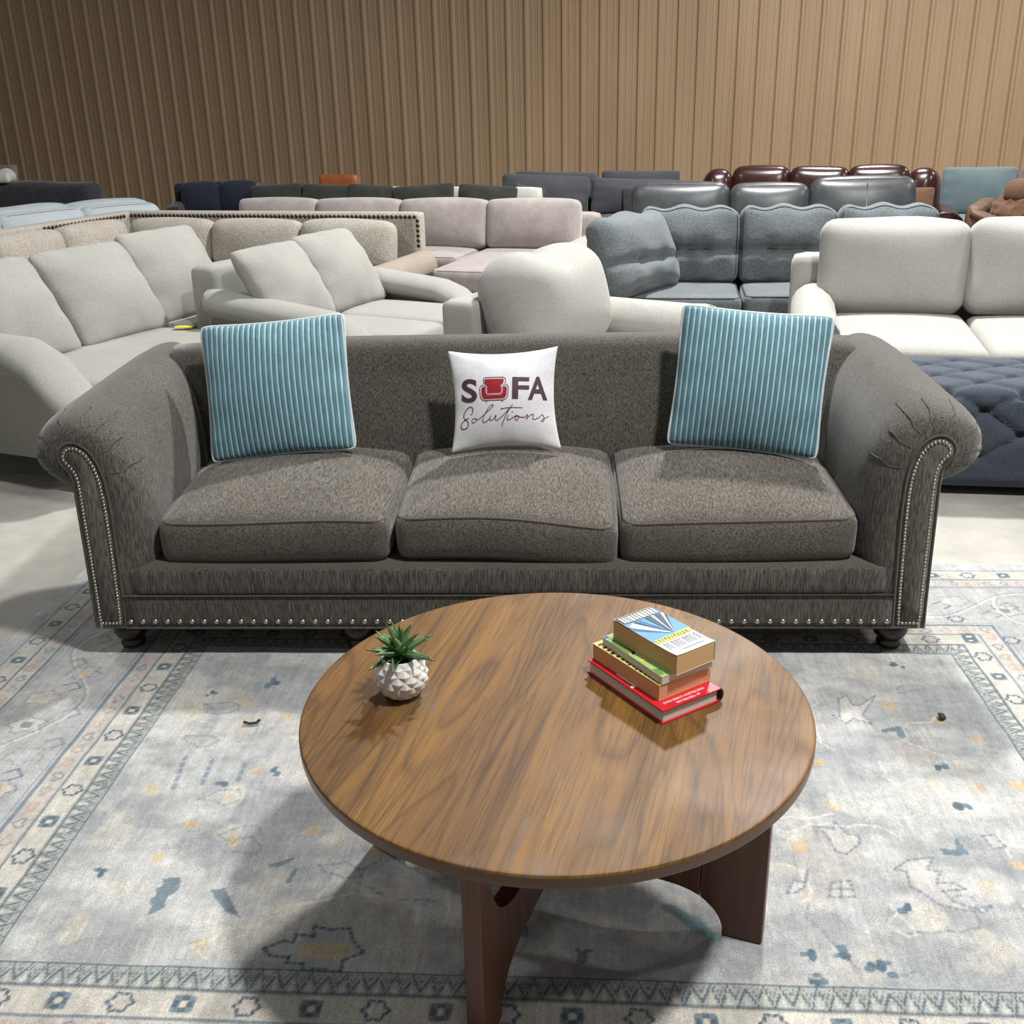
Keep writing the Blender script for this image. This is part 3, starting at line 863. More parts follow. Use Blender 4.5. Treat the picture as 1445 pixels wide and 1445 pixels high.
# illegible white block lettering at the far end, tall dark gaps between the strokes
x = .006
for w in (.006,.005,.003,.007,.005,.004,.008,.005,.005,.006,.005):
    cover_piece('printed_lettering', 'textwhite', [(x,.160),(x+w,.160),(x+w,.183),(x,.183)], e*4); x += w+.0032
cover_piece('printed_lettering', 'yellowprint', [(.006,.056),(.098,.060),(.100,.074),(.005,.070)], e*4)
x = .012
for w in (.004,.003,.005,.004,.003,.005,.004,.003,.004,.005):
    cover_piece('printed_lettering', 'blackprint', [(x,.0595+.003*(w == .005)),(x+w*.8,.0595),(x+w,.070),(x+.001,.069)], e*5); x += w+.004
x = .010
for k in range(9):
    w = .0065
    for (a, b_, c_, d_) in ((x, .026, .0018, .026), (x+w-.0018, .028, .0018, .022), (x, .0500, w, .0020)):
        if k % 3 == 1 and a > x: continue
        cover_piece('printed_lettering', 'greyprint', [(a, b_), (a+c_, b_), (a+c_, b_+d_), (a, b_+d_)], e*2)
    x += .0098
cover_piece('printed_lettering', 'greyprint', [(.03,.014),(.085,.014),(.085,.0165),(.03,.0165)], e*2)
cover_piece('printed_lettering', 'redink', [(.062,.046),(.070,.046),(.070,.0475),(.062,.0475)], e*3)

# ------------------------------------------------------------------ succulent in pineapple pot
PT = empty('potted_succulent', (-.232, 1.822, TZ+.0006), .4, 'green succulent in a white faceted pineapple pot on the round table', 'plant')
NT_, NZ = 144, 60
V = []; F = []
def potr(zz):  # smooth body radius
    t = zz/.086; return np.interp(t, [0,.06,.2,.4,.55,.75,.9,1.0], [.028,.034,.044,.0515,.052,.0475,.0405,.037])
for i in range(NZ+1):
    zz = .086*i/NZ
    for k in range(NT_):
        th = 2*PI*k/NT_; rr = potr(zz)
        a = 11*th/(2*PI); b = zz/.086*3.4
        p, q = a+b, a-b
        f = 1-max(abs(p-math.floor(p)-.5), abs(q-math.floor(q)-.5))*2
        env = min(1, i/6, (NZ-i)/7)
        rr += .0046*f*env
        V.append((rr*math.cos(th), rr*math.sin(th), zz))
for i in range(NZ):
    for k in range(NT_):
        k2 = (k+1) % NT_; F.append((i*NT_+k, i*NT_+k2, (i+1)*NT_+k2, (i+1)*NT_+k))
F.append(tuple(range(NT_))[::-1])
base = len(V)
for (r_, z_) in ((.033,.0865), (.031,.076), (.028,.070)):
    for k in range(NT_): V.append((r_*math.cos(2*PI*k/NT_), r_*math.sin(2*PI*k/NT_), z_))
rows = [NZ*NT_, base, base+NT_, base+2*NT_]
for a, b in zip(rows[:-1], rows[1:]):
    for k in range(NT_):
        k2 = (k+1) % NT_; F.append((a+k, a+k2, b+k2, b+k))
mk('pot', V, F, 'pot', PT, False)
V, F = soft(.064,.064,.02,.0098,(14,14,4),(0,0,.004),.0012,260,3)
rad = np.hypot(V[:,0], V[:,1]); sc = np.minimum(1, .0325/np.maximum(rad, 1e-6)); V[:,0] *= sc; V[:,1] *= sc
mk('soil', V+A([0,0,.068]), F, 'soil', PT)
def leaf(az, tilt, L, w, z0, bend=.25, tw=0):
    V = []; n = 10; F = []
    for i in range(n+1):
        t = i/n; ww = w*(math.sin(PI*min(1, t*.80+.20))**.8)*(1-t**5)+.0004
        a = tilt-bend*t*t
        x = L*t*math.cos(tilt)+bend*.5*L*t*t*math.sin(tilt); zz = L*t*math.sin(tilt)-bend*.5*L*t*t*math.cos(tilt)
        cup = ww*.45
        for k, (s_, dz) in enumerate(((-1, cup), (-.5, .1*cup), (0, -.25*cup), (.5, .1*cup), (1, cup))):
            V.append((x-dz*math.sin(a)*1.0, s_*ww/2, zz+dz*math.cos(a)))
        for k, (s_, dz) in enumerate(((.8, cup*.75), (0, -.25*cup-.0022*(1-t*.6)), (-.8, cup*.75))):
            V.append((x-dz*math.sin(a), s_*ww/2, zz+dz*math.cos(a)-.0004))
    m = 8
    for i in range(n):
        for k in range(m):
            k2 = (k+1) % m; F.append((i*m+k, i*m+k2, (i+1)*m+k2, (i+1)*m+k))
    F.append(tuple(range(m))[::-1]); F.append(tuple(n*m+k for k in range(m)))
    V = xf(A(V), (0,0,az), (0,0,z0))
    return fixnormals(mk('leaf', V, F, 'leaf', PT))
rl = random.Random(5)
g = 2.39996
for i in range(22):
    t = i/21
    leaf(i*g+.9, R(8+74*t**1.1), .062+.008*rl.random()+.010*math.sin(PI*t), .0205-.004*t, .078+.014*t, .45-.3*t)
lathe('stem', [(.006,.06),(.006,.095),(.002,.10)], 'leaf', PT, 8)
for k in range(4):
    V, F = soft(.008,.007,.006,.0025,(3,3,3),wr=.001,wf=300,seed=k)
    mk('pebble', V+A([.024*math.cos(k*1.5-2.2), .024*math.sin(k*1.5-2.2), .081]), F, 'whitecloth', PT)
# ------------------------------------------------------------------ patterned rug
RX0, RX1, RY0, RY1 = -1.180, 1.132, 1.526, 2.830          # inner field
BD = (0, .0554, .1247, .1878, .4740, .5340, .6076, .6718)  # border lines outward from the field
st = .004
gu = np.arange(RX0-BD[-1], RX1+BD[-1]+st/2, st); gv = np.arange(RY0-BD[-1], RY1+BD[-1]+st/2, st)
nu, nv = len(gu), len(gv)
U, Vv = np.meshgrid(gu, gv, indexing='ij')
rr = np.random.RandomState(7)
def fnoise(fx, fy, seed, oct=4):
    out = 0; amp = 1
    r_ = np.random.RandomState(seed)
    for o_ in range(oct):
        acc = 0
        for k in range(5):
            a = r_.uniform(0, 2*PI); acc = acc+np.sin(2*PI*(math.cos(a)*U*fx+math.sin(a)*Vv*fy)*2**o_*r_.uniform(.7,1.4)+r_.uniform(0, 6.28))
        out = out+acc*amp/5; amp *= .6
    return out
def C3(*c): return A(s2l(c))
GREY, PALE, CREAM_, PINK, SAGE = C3(164,166,168), C3(206,206,203), C3(212,206,193), C3(208,196,184), C3(166,171,164)
BLUE_, DBLUE, OCH, INKG = C3(86,116,133), C3(56,82,100), C3(212,182,126), C3(120,134,146)
f0 = fnoise(1.6, 2.2, 1); f1 = fnoise(4, 6, 2); grain = fnoise(60, 14, 3, 2)
def sm(x, a, b): t = np.clip((x-a)/(b-a), 0, 1); return (t*t*(3-2*t))[..., None]
col = GREY+(PALE-GREY)*sm(f0+.5*f1, -.7, 1.0)
col = col+(CREAM_-col)*.6*sm(fnoise(2.4, 3, 9), .15, 1.1)
col = col+(PINK-col)*.25*sm(fnoise(3, 2, 12), .3, 1.2)
def over(mask, c, a=1.0):
    global col
    m = (np.clip(mask, 0, 1)*a)[..., None]; col = col*(1-m)+c*m
def win(x0, x1, y0, y1):
    i0, i1 = np.searchsorted(gu, [x0, x1]); j0, j1 = np.searchsorted(gv, [y0, y1])
    return slice(max(i0-1, 0), i1+1), slice(max(j0-1, 0), j1+1)
def blob(c, rx, ry, colr, a=.85, ang=0, sq=3.):
    s = win(c[0]-2*rx-.02, c[0]+2*rx+.02, c[1]-2*ry-.02, c[1]+2*ry+.02); du = U[s]-c[0]; dv = Vv[s]-c[1]
    x = du*math.cos(ang)+dv*math.sin(ang); y = -du*math.sin(ang)+dv*math.cos(ang)
    k = (np.abs(x/rx)**sq+np.abs(y/ry)**sq)*(1+.28*f1[s]+.2*grain[s])
    m = (np.clip(1.35-k, 0, .5)*2*a)[..., None]; col[s] = col[s]*(1-m)+colr*m
def line(P, w, colr, a=.8, dash=0, close=False):
    P = A(P, float)
    if close: P = np.vstack([P, P[:1]])
    acc = 0
    for p, q in zip(P[:-1], P[1:]):
        s = win(min(p[0],q[0])-w, max(p[0],q[0])+w, min(p[1],q[1])-w, max(p[1],q[1])+w)
        d = q-p; L2 = d@d+1e-12; t = np.clip(((U[s]-p[0])*d[0]+(Vv[s]-p[1])*d[1])/L2, 0, 1)
        dist = np.hypot(U[s]-p[0]-t*d[0], Vv[s]-p[1]-t*d[1])
        m = np.clip((w-dist)/(w*.4), 0, 1)*a
        if dash: m = m*np.where(np.sin((acc+t*math.sqrt(L2))*2*PI/dash) > -.55, 1, .35)
        acc += math.sqrt(L2); m = m[..., None]; col[s] = col[s]*(1-m)+colr*m
def fill(P, colr, a=.85):
    P = A(P, float); s = win(P[:,0].min(), P[:,0].max(), P[:,1].min(), P[:,1].max())
    u, v = U[s], Vv[s]; ins = np.zeros(u.shape, bool)
    for p, q in zip(P, np.roll(P, -1, 0)):
        c_ = ((p[1] > v) != (q[1] > v)) & (u < (q[0]-p[0])*(v-p[1])/(q[1]-p[1]+1e-12)+p[0]); ins ^= c_
    m = (ins*a*(.9+.1*np.clip(grain[s], -1, 1)))[..., None]; col[s] = col[s]*(1-m)+colr*m
# field motifs
OCHRE = [(-0.955,2.491),(-0.925,2.382),(-0.814,2.428),(-0.921,1.957),(-0.955,1.841),(-0.8,1.903),(-0.826,2.169),(-1.07,2.093),(-0.623,1.949),(-0.768,1.583),(0.863,2.531),(0.98,2.462),(1.046,2.373),(0.613,2.252),(0.874,2.177),(0.612,2.082),(0.501,1.928),(0.871,1.807),(-0.456,1.878),(0.977,2.166),(1.075,2.172),(0.964,1.881)]
CREAMS = [(-1.098,2.439),(-1.093,1.916),(-0.823,1.937),(0.723,1.712),(-0.569,1.923),(-0.39,1.743),(0.823,1.648),(-0.853,2.074),(-1.05,1.62),(.95,1.6),(.55,2.5),(-.6,2.35)]
for i, c in enumerate(CREAMS): blob(c, rr.uniform(.02,.045), rr.uniform(.02,.045), C3(214,206,186), .5, rr.uniform(0,3))
for i, c in enumerate(OCHRE): blob(c, rr.uniform(.011,.018), rr.uniform(.013,.022), OCH, .6, rr.uniform(-.4,.4))
for i in range(34):   # pale worn woven patches and faint vines
    c = (rr.uniform(RX0+.05, RX1-.05), rr.uniform(RY0+.05, RY1-.05)); blob(c, rr.uniform(.02,.09), rr.uniform(.02,.06), [C3(214,212,206), C3(196,190,182), C3(186,188,190)][i % 3], .5, rr.uniform(0, 3))
for i in range(26):
    p = A([rr.uniform(RX0+.1, RX1-.1), rr.uniform(RY0+.1, RY1-.1)]); a = rr.uniform(0, 6.28); P = [p]
    for k in range(14): a += rr.normal(0, .55); P.append(P[-1]+.022*A([math.cos(a), math.sin(a)]))
    P = A(P); P[:,0] = np.clip(P[:,0], RX0+.02, RX1-.02); P[:,1] = np.clip(P[:,1], RY0+.02, RY1-.02)
    line(P, .0045, C3(222,218,208) if i % 3 else INKG, .5, .03 if i % 3 == 0 else 0)
BLUES = [(-0.908,2.61),(-1.071,2.55),(-0.784,2.17),(-0.894,2.105),(0.913,2.252),(0.917,2.079),(0.453,1.606),(0.454,1.546),(0.527,1.609),(0.559,1.578),(0.604,1.576),(0.671,1.736),(0.952,2.758),(0.006,1.589),(-1.072,1.795),(-.11,1.66),(.30,2.55),(-.45,2.62)]
for i, c in enumerate(BLUES):
    for k in range(3): blob((c[0]+rr.uniform(-.016,.016), c[1]+rr.uniform(-.016,.016)), rr.uniform(.006,.013), rr.uniform(.004,.017), BLUE_ if k else DBLUE, .85, rr.uniform(-.3,.3))
blob((.219,1.703), .012, .05, C3(116,152,156), .8, .9); blob((.255,1.66), .012, .04, C3(116,152,156), .8, .9)
for P in (((-0.917,1.773),(-0.878,1.777),(-0.869,1.739),(-0.885,1.718),(-0.883,1.684),(-0.912,1.659),(-0.911,1.693),(-0.924,1.707),(-0.912,1.722),(-0.923,1.742),(-0.907,1.748)),
          ((-0.799,1.742),(-0.769,1.748),(-0.71,1.665),(-0.746,1.68),(-0.785,1.722)), ((0.811,1.932),(0.845,1.928),(0.859,1.972),(0.872,1.913),(0.839,1.909),(0.816,1.914)),
          ((0.808,2.41),(0.868,2.427),(0.865,2.373),(0.85,2.366),(0.844,2.403),(0.812,2.395)), ((-0.698,1.832),(-0.679,1.836),(-0.641,1.855),(-0.645,1.841),(-0.663,1.823),(-0.692,1.819)),
          ((-0.634,1.816),(-0.624,1.819),(-0.631,1.768),(-0.643,1.767))): fill(P, BLUE_, .85)
fill([(-0.746,1.551),(-0.784,1.581),(-0.752,1.594),(-0.723,1.632),(-0.662,1.643),(-0.652,1.672),(-0.622,1.698),(-0.559,1.713),(-0.49,1.742),(-0.455,1.737),(-0.397,1.726),(-0.362,1.689),(-0.325,1.653),(-0.322,1.542)], C3(196,192,180), .6)
line([(-0.746,1.551),(-0.784,1.581),(-0.752,1.594),(-0.723,1.632),(-0.662,1.643),(-0.652,1.672),(-0.622,1.698),(-0.559,1.713),(-0.49,1.742),(-0.455,1.737),(-0.397,1.726),(-0.362,1.689),(-0.325,1.653),(-0.322,1.542)], .006, C3(220,214,196), .7)
MED = [(-0.635,1.581),(-0.6,1.603),(-0.577,1.601),(-0.58,1.622),(-0.541,1.617),(-0.546,1.644),(-0.509,1.637),(-0.471,1.642),(-0.458,1.611),(-0.429,1.58),(-0.468,1.556),(-0.465,1.528),(-0.52,1.532),(-0.542,1.525),(-0.545,1.545),(-0.578,1.546),(-0.578,1.56),(-0.616,1.562)]
fill(MED, C3(176,182,182), .8); line(MED, .0048, DBLUE, .8, .014, True)
blob((-.51,1.582), .055, .02, C3(212,192,146), .7)
LEAFA = [(0.573,1.963),(0.556,2.002),(0.591,1.992),(0.601,2.021),(0.616,1.976),(0.644,1.971),(0.637,1.943),(0.6,1.909),(0.578,1.919)]
DRAG = [(0.692,1.86),(0.729,1.892),(0.789,1.905),(0.762,1.862),(0.786,1.853),(0.768,1.817),(0.802,1.818),(0.823,1.8),(0.774,1.793),(0.784,1.765),(0.823,1.743),(0.859,1.753),(0.839,1.734),(0.796,1.742),(0.755,1.754),(0.727,1.791),(0.711,1.805),(0.715,1.855)]
GRID = [(0.547,1.814),(0.586,1.821),(0.585,1.772),(0.531,1.77)]
LEAFB = [(0.923,1.98),(0.951,1.987),(0.959,1.943),(0.932,1.937)]
LEAFC = [(0.446,1.781),(0.467,1.821),(0.489,1.812),(0.504,1.853),(0.487,1.802),(0.463,1.782)]
HORSE = [(0.696,2.478),(0.716,2.47),(0.733,2.562),(0.759,2.58),(0.765,2.529),(0.783,2.529),(0.84,2.582),(0.779,2.48),(0.793,2.433),(0.749,2.463),(0.726,2.439),(0.706,2.462)]
for P in (LEAFA, DRAG, GRID, LEAFB, LEAFC, HORSE):
    fill(P, C3(220,216,208), .55); line(P, .0042, INKG, .75, .016, True)
line([(.53,1.795),(.587,1.795)], .004, INKG, .7); line([(.558,1.77),(.566,1.82)], .004, INKG, .7)
for i in range(9):    # more outlined leaves about the field
    c = A([rr.uniform(RX0+.15, RX1-.15), rr.uniform(RY0+.1, RY1-.15)]); a = rr.uniform(0, 6.28); n_ = 9
    P = [c+rr.uniform(.018,.05)*A([math.cos(a+2*PI*k/n_)*1.3, math.sin(a+2*PI*k/n_)*.8]) for k in range(n_)]
    line(P, .0038, INKG, .6, .015, True)
for p, q in (((-1.015,2.098),(-1.034,2.235)), ((-0.948,2.115),(-0.959,2.227)), ((-0.862,2.132),(-0.867,2.217))):
    line([p, q], .008, BLUE_, .6, .03)
# borders
du = np.maximum(RX0-U, U-RX1); dv = np.maximum(RY0-Vv, Vv-RY1); D = np.maximum(du, dv)
side = du > dv; S = np.where(side, Vv, U)
def band(a, b, c, al=.7): over((D > a) & (D <= b), c, al)
band(BD[0], BD[1], SAGE, .75); band(BD[1], BD[2], CREAM_, .75); band(BD[2], BD[3], PINK, .6); band(BD[3], BD[4], C3(184,184,184), .65)
band(BD[4], BD[5], PINK, .5); band(BD[5], BD[6], CREAM_, .6); band(BD[6], BD[7], C3(190,190,192), .8)
t_ = (D-BD[0])/(BD[1]-BD[0]); per = .0335; ph = (S/per) % 1.0
tri = np.floor(np.abs(ph-.5)*2*5+.5)/5
inb = (t_ > .06) & (t_ < .95)
stp = np.floor(S/.0042).astype(int)+np.floor(D/.0055).astype(int)*3
over(inb & (np.abs(t_-.10-.8*tri) < .10), DBLUE, .78)
over(inb & (np.abs(t_+.34-.8*tri) < .07), DBLUE, .6)
over(inb & (t_ > .45) & (tri < .5) & (t_-.45 > tri*1.1), C3(210,208,198), .75)
def rowmotif(off, kind, per_, ph0, r):
    """flowers along a border line at distance off, on all four sides"""
    for sd in range(4):
        if sd < 2: a0, a1 = RX0-off, RX1+off
        else: a0, a1 = RY0-off, RY1+off
        n_ = int((a1-a0)/per_)
        for k in range(n_+1):
            s_ = a0+ph0+k*per_
            c = [(s_, RY0-off), (s_, RY1+off), (RX0-off, s_), (RX1+off, s_)][sd]
            if kind == 0:
                for (ax, ay) in ((-1,-1),(1,-1),(-1,1),(1,1)): blob((c[0]+ax*r*.55, c[1]+ay*r*.55), r*.5, r*.5, BLUE_, .8)
                for (ax, ay) in ((-1,0),(1,0),(0,1),(0,-1)): blob((c[0]+ax*r*.75, c[1]+ay*r*.75), r*.34, r*.34, DBLUE, .7)
                blob(c, r*.34, r*.34, C3(216,208,186), .9)
            elif kind == 1:
                P = [(c[0]+r*(1+.18*math.cos(6*a))*math.cos(a), c[1]+r*(1+.18*math.cos(6*a))*math.sin(a)) for a in np.linspace(0, 2*PI, 25)[:-1]]
                fill(P, C3(196,196,196), .6); line(P, .0042, DBLUE, .75, .016, True); blob(c, r*.3, r*.3, C3(214,190,170), .6)
            else:
                P = [(c[0]+r*math.cos(a)*(.6+.4*math.cos(3*a+k)), c[1]+r*math.sin(a)) for a in np.linspace(0, 2*PI, 13)[:-1]]
                line(P, .0038, [INKG, C3(196,166,146), C3(170,160,150)][k % 3], .6, 0, True)
mid1 = (BD[1]+BD[2])/2; mid2 = (BD[5]+BD[6])/2
rowmotif(mid1, 0, .246, .03, .020); rowmotif(mid1, 1, .246, .153, .022)
rowmotif(mid2, 0, .246, .05, .019); rowmotif(mid2, 1, .246, .173, .021)
rowmotif((BD[2]+BD[3])/2, 2, .062, .02, .018); rowmotif((BD[4]+BD[5])/2, 2, .058, .03, .016)
mb = (BD[3]+BD[4])/2
for sd in range(4):   # arabesque of the wide border
    a0, a1 = (RX0-.4, RX1+.4) if sd < 2 else (RY0-.4, RY1+.4)
    def M_(s_, o_): return [(s_, RY0-o_), (s_, RY1+o_), (RX0-o_, s_), (RX1+o_, s_)][sd]
    ss = np.arange(a0, a1, .012)
    line([M_(s_, mb+.085*math.sin(s_*9.5)) for s_ in ss], .005, C3(214,210,204), .7)
    line([M_(s_, mb+.085*math.sin(s_*9.5)+.010) for s_ in ss], .003, INKG, .55, .02)
    k = 0; s_ = a0+.08
    while s_ < a1-.05:
        c = A(M_(s_, mb-.055*math.sin(s_*9.5)))
        n_ = 14; P = [c+.058*(.55+.45*abs(math.cos(2.5*a+k)))*A([math.cos(a), math.sin(a)*.75]) for a in np.linspace(0, 2*PI, n_+1)[:-1]]
        fill(P, [C3(216,208,190), C3(198,199,200), C3(212,204,192)][k % 3], .6); line(P, .004, [INKG, C3(150,152,150)][k % 2], .65, .018, True)
        if k % 2 == 0: blob(c, .016, .014, [BLUE_, OCH][k//2 % 2], .7)
        q = A(M_(s_+.07, mb+.07*math.cos(s_*7))); 
        line([q, q+A([.03,.018]), q+A([.055,-.012]), q+A([.03,-.03])], .005, BLUE_ if k % 3 == 0 else INKG, .7)
        k += 1; s_ += .145
for o_, w, c in ((0,.0034,DBLUE), (BD[1],.0052,DBLUE), (BD[2],.0048,BLUE_), (BD[3],.0060,BLUE_), (BD[3]+.016,.0026,C3(140,156,164)), (BD[4]-.014,.0026,C3(140,156,164)), (BD[4],.0052,BLUE_), (BD[5],.0045,BLUE_), (BD[6],.0045,BLUE_), (BD[7]-.004,.005,C3(206,204,196))):
    over(np.clip((w-np.abs(D-o_))/.0022, 0, 1)*(.92+.08*np.sign(np.sin(S*900))), c, .85)
col = np.clip(col*(1+.05*grain[..., None]*.6), 0, 1)
zz = .0052+.0012*fnoise(1.1, 1.3, 21, 2)*np.clip(.62-D, 0, .2)*5+.0030*fnoise(2.2, 3.4, 22, 2)*np.clip(.62-D, 0, .2)*5
zz = np.clip(zz-.0008, .001, .0078)
RUG = bpy.data.objects.new('area_rug', bpy.data.meshes.new('area_rug')); COL.objects.link(RUG)
top = np.stack([U, Vv, zz], -1).reshape(-1, 3)
ii = np.arange(nu*nv).reshape(nu, nv)
Q = np.stack([ii[:-1,:-1], ii[1:,:-1], ii[1:,1:], ii[:-1,1:]], -1).reshape(-1, 4)
rim = np.r_[ii[:,0], ii[-1,1:], ii[-2::-1,-1], ii[0,-2:0:-1]]; nb = len(rim)
bot = top[rim].copy(); bot[:,2] = .0005
allv = np.concatenate([top, bot]); b0 = len(top); k1 = np.arange(nb); k2 = (k1+1) % nb
Q2 = np.stack([rim[k1], b0+k1, b0+k2, rim[k2]], -1)
Q = np.concatenate([Q, Q2])
me = RUG.data; me.vertices.add(len(allv)); me.vertices.foreach_set('co', allv.ravel())
me.loops.add(Q.size); me.loops.foreach_set('vertex_index', Q.ravel().astype(np.int32))
me.polygons.add(len(Q)); me.polygons.foreach_set('loop_start', np.arange(0, Q.size, 4, dtype=np.int32)); me.polygons.foreach_set('loop_total', np.full(len(Q), 4, np.int32))
me.polygons.foreach_set('use_smooth', np.ones(len(Q), bool))
me.update(); me.validate()
ca = me.color_attributes.new('pattern', 'FLOAT_COLOR', 'POINT')
cc = np.ones((len(allv), 4), np.float32); cc[:b0,:3] = col.reshape(-1,3); cc[b0:,:3] = C3(190,188,180)
ca.data.foreach_set('color', cc.ravel())
me.materials.append(M['rug']); RUG.rotation_euler = (0,0,-.0697)
tag(RUG, 'large worn grey and cream rug with blue border lines, under the round table', 'rug')
def bit(name, label, x, y, V, F, mat): 
    o = mk(name, V, F, mat, loc=(x, y, .0)); tag(o, label, 'litter'); return o
V, F = soft(.017,.021,.012,.004,(4,4,3),wr=.003,wf=200,seed=4)
bit('pebble', 'small dark grey pebble lying on the rug right of the table', 1.155, 2.39, V+A([0,0,.0135]), F, 'scrap')
V, F = tube_vf([(-.022,.006,.0125),(-.004,.0,.0105),(.014,.002,.012),(.022,.010,.016)], .004, 6)
bit('lint_scrap', 'dark curled scrap of lint on the rug left of the table', -.734, 2.44, V, F, 'scrap')

# ------------------------------------------------------------------ the sofas behind
def back_cushion(t, mat, x0, x1, z0, h, th, y, lean, seed=1, puff=.05, r=.06, welt=None, fn=None, n=(14,8,14), wr=.006, rz=0, name='back_cushion', tilt=0):
    w = x1-x0; a = R(lean)
    pos = ((x0+x1)/2, y+math.sin(a)*h/2+th*.35, z0+math.cos(a)*h/2)
    return cushion(name, t, mat, w, th, h, pos, (-a, tilt, rz), min(r, th*.45), n, (.012,puff,.02), wr, 7, seed, fn, welt, ((1,-1),), .005)
def pil_cushion(t, mat, x0, x1, z0, h, th, y, lean, seed=1, c=.03, tilt=0, name='back_cushion'):
    p = Pillow(x1-x0, h, th, c, seed, .010, ear=.06, n=28, pw=.36)
    o = p.build(name, mat, t, .8); a = R(lean)
    o.location = ((x0+x1)/2, y+math.sin(a)*h/2, z0+math.cos(a)*h/2); o.rotation_euler = (-a, tilt, 0); return o
def seatc(t, mat, x0, x1, y0, y1, z0, z1, seed=1, welt=None, crown=.02, r=.04, name='seat_cushion'):
    return cushion(name, t, mat, x1-x0, y1-y0, z1-z0, ((x0+x1)/2, (y0+y1)/2, (z0+z1)/2), (0,0,0), r, (12,10,5), (.004,.008,crown), .004, 7, seed, None, welt, ((2,1),), .005)
def feet(t, xs, ys, h, mat='footblack'):
    for x in xs:
        for y in ys: foot(t, x, y, h, mat)

# pale grey sofa on the left
t = empty('grey_linen_sofa', (-2.3,5.6,0), R(66), 'long pale grey linen sofa with three back cushions, at the left edge of the photo', 'sofa')
def h1(u): return float(np.interp(u, [0,.06,.13,.20,.25,.30,1], [.43,.46,.53,.63,.675,.69,.72]))
box('base', -.86, .33, -.86, .24, .15, .345, 'lightgrey', t, .03); box('base', .33, 1.06, -.28, .24, .15, .345, 'lightgrey', t, .03)
seatc(t, 'lightgrey', -.83, .365, -.92, .02, .335, .485, 3, crown=.012); seatc(t, 'lightgrey', .368, 1.02, -.345, .02, .335, .485, 3, crown=.005)
box('back', -.98, 1.14, .12, .34, .15, .80, 'lightgrey', t, .06, (16,6,12))
sock_arm(t, 'lightgrey', -.94, .105, -.98, .30, h1, .16, -1)
sock_arm(t, 'lightgrey', 1.12, .105, -.16, .30, lambda u: .70, .16, 1)
for i, (a, b) in enumerate(((-.90,-.285), (-.285,.37), (.37,1.02))): pil_cushion(t, 'lightgrey', a, b, .475, .56, .25, (-.27,-.27,-.19)[i], (33,33,28)[i], 21+i, .015)
feet(t, (-.85,.2), (-.8,.24), .15); feet(t, (1.0,), (.2,), .15)
tg = box('paper_tag', -.05, .05, -.03, .03, 0, .004, 'yellowtag', None, .001, (3,3,2)); tg.location = (-1.785,5.66,.5035); tg.rotation_euler = (0,0,.1)
tag(tg, 'small yellow paper tag lying on the pale grey sofa seat', 'tag')
# matching loveseat
t = empty('grey_linen_loveseat', (-1.05,5.97,0), R(63), 'pale grey linen loveseat with two leaning back cushions, seen over the left teal pillow', 'loveseat')
def h2(u): return float(np.interp(u, [0,.06,.13,.20,.26,.32,1], [.42,.44,.49,.56,.595,.61,.69]))
box('base', -.38, .70, -.66, .50, .15, .345, 'lightgrey', t, .03)
seatc(t, 'lightgrey', -.34, .14, -.72, .30, .335, .48, 5, crown=.02); seatc(t, 'lightgrey', .145, .68, -.72, .30, .335, .48, 6, crown=.02)
box('back', -.44, .86, .42, .60, .15, .81, 'lightgrey', t, .05, (16,6,12))
sock_arm(t, 'lightgrey', -.42, .10, -.70, .46, h2, .16, -1); sock_arm(t, 'lightgrey', .78, .10, -.70, .52, h2, .16, 1)
pil_cushion(t, 'lightgrey', -.44, .14, .475, .50, .26, .02, 33, 31, .015); pil_cushion(t, 'lightgrey', .10, .68, .475, .52, .26, .02, 33, 32, .015)
feet(t, (-.38,.72), (-.6,.5), .15)

# tweed sectional with nailhead back
t = empty('tweed_sectional', (-1.93,8.73,0), R(-17.2), 'beige tweed corner sofa with dark nailhead trim along its back, behind the pale grey sofas', 'sofa')
box('back', -1.42, 1.32, -.02, .12, .08, .85, 'tweed', t, .02, (20,4,12))
box('back', -1.46, -1.32, -2.6, .12, .08, .85, 'tweed', t, .02, (4,20,12))
box('base', -1.32, 1.30, -.95, -.02, .08, .30, 'tweed', t, .02); box('base', -1.32, -.45, -2.6, -.95, .08, .30, 'tweed', t, .02)
for a, b in ((-.50,.40), (.40,1.25)): seatc(t, 'tweed', a, b, -.98, -.05, .29, .45)
seatc(t, 'tweed', -1.3, -.5, -1.0, -.05, .29, .45); seatc(t, 'tweed', -1.3, -.5, -1.8, -1.0, .29, .45); seatc(t, 'tweed', -1.3, -.5, -2.6, -1.8, .29, .45)
for i, (a, b) in enumerate(((-1.20,-.44), (-.42,.36), (.38,1.16))): back_cushion(t, 'tweed', a, b, .44, .36, .20, -.26, 10, 41+i, .05, .07)
for i, (a, b) in enumerate(((-2.55,-1.86), (-1.84,-1.12), (-1.10,-.36))):
    cushion('back_cushion', t, 'tweed', b-a, .2, .37, (-1.17, (a+b)/2, .635), (R(-10),0,R(90)), .07, (14,8,14), (.012,.05,.02), .006, 7, 45+i)
roll_arm(t, 'tan_tweed', 1.34, .11, -1.0, -.02, .57, .08, 1, .11)
n0 = mk('nailhead', *nail_mesh('n', .016, 'nail_dark'), 'nail_dark', t, loc=(-1.30,-.022,.818))
for x in np.arange(-1.262, 1.31, .038):
    c = n0.copy(); COL.objects.link(c); c.location = (x,-.022,.818)
for z_ in np.arange(.60, .79, .038):
    c = n0.copy(); COL.objects.link(c); c.location = (1.308,-.022,z_)
for y_ in np.arange(-.10, -1.10, -.044):
    c = n0.copy(); COL.objects.link(c); c.location = (-1.318,y_,.818); c.rotation_euler = (0,0,R(90))
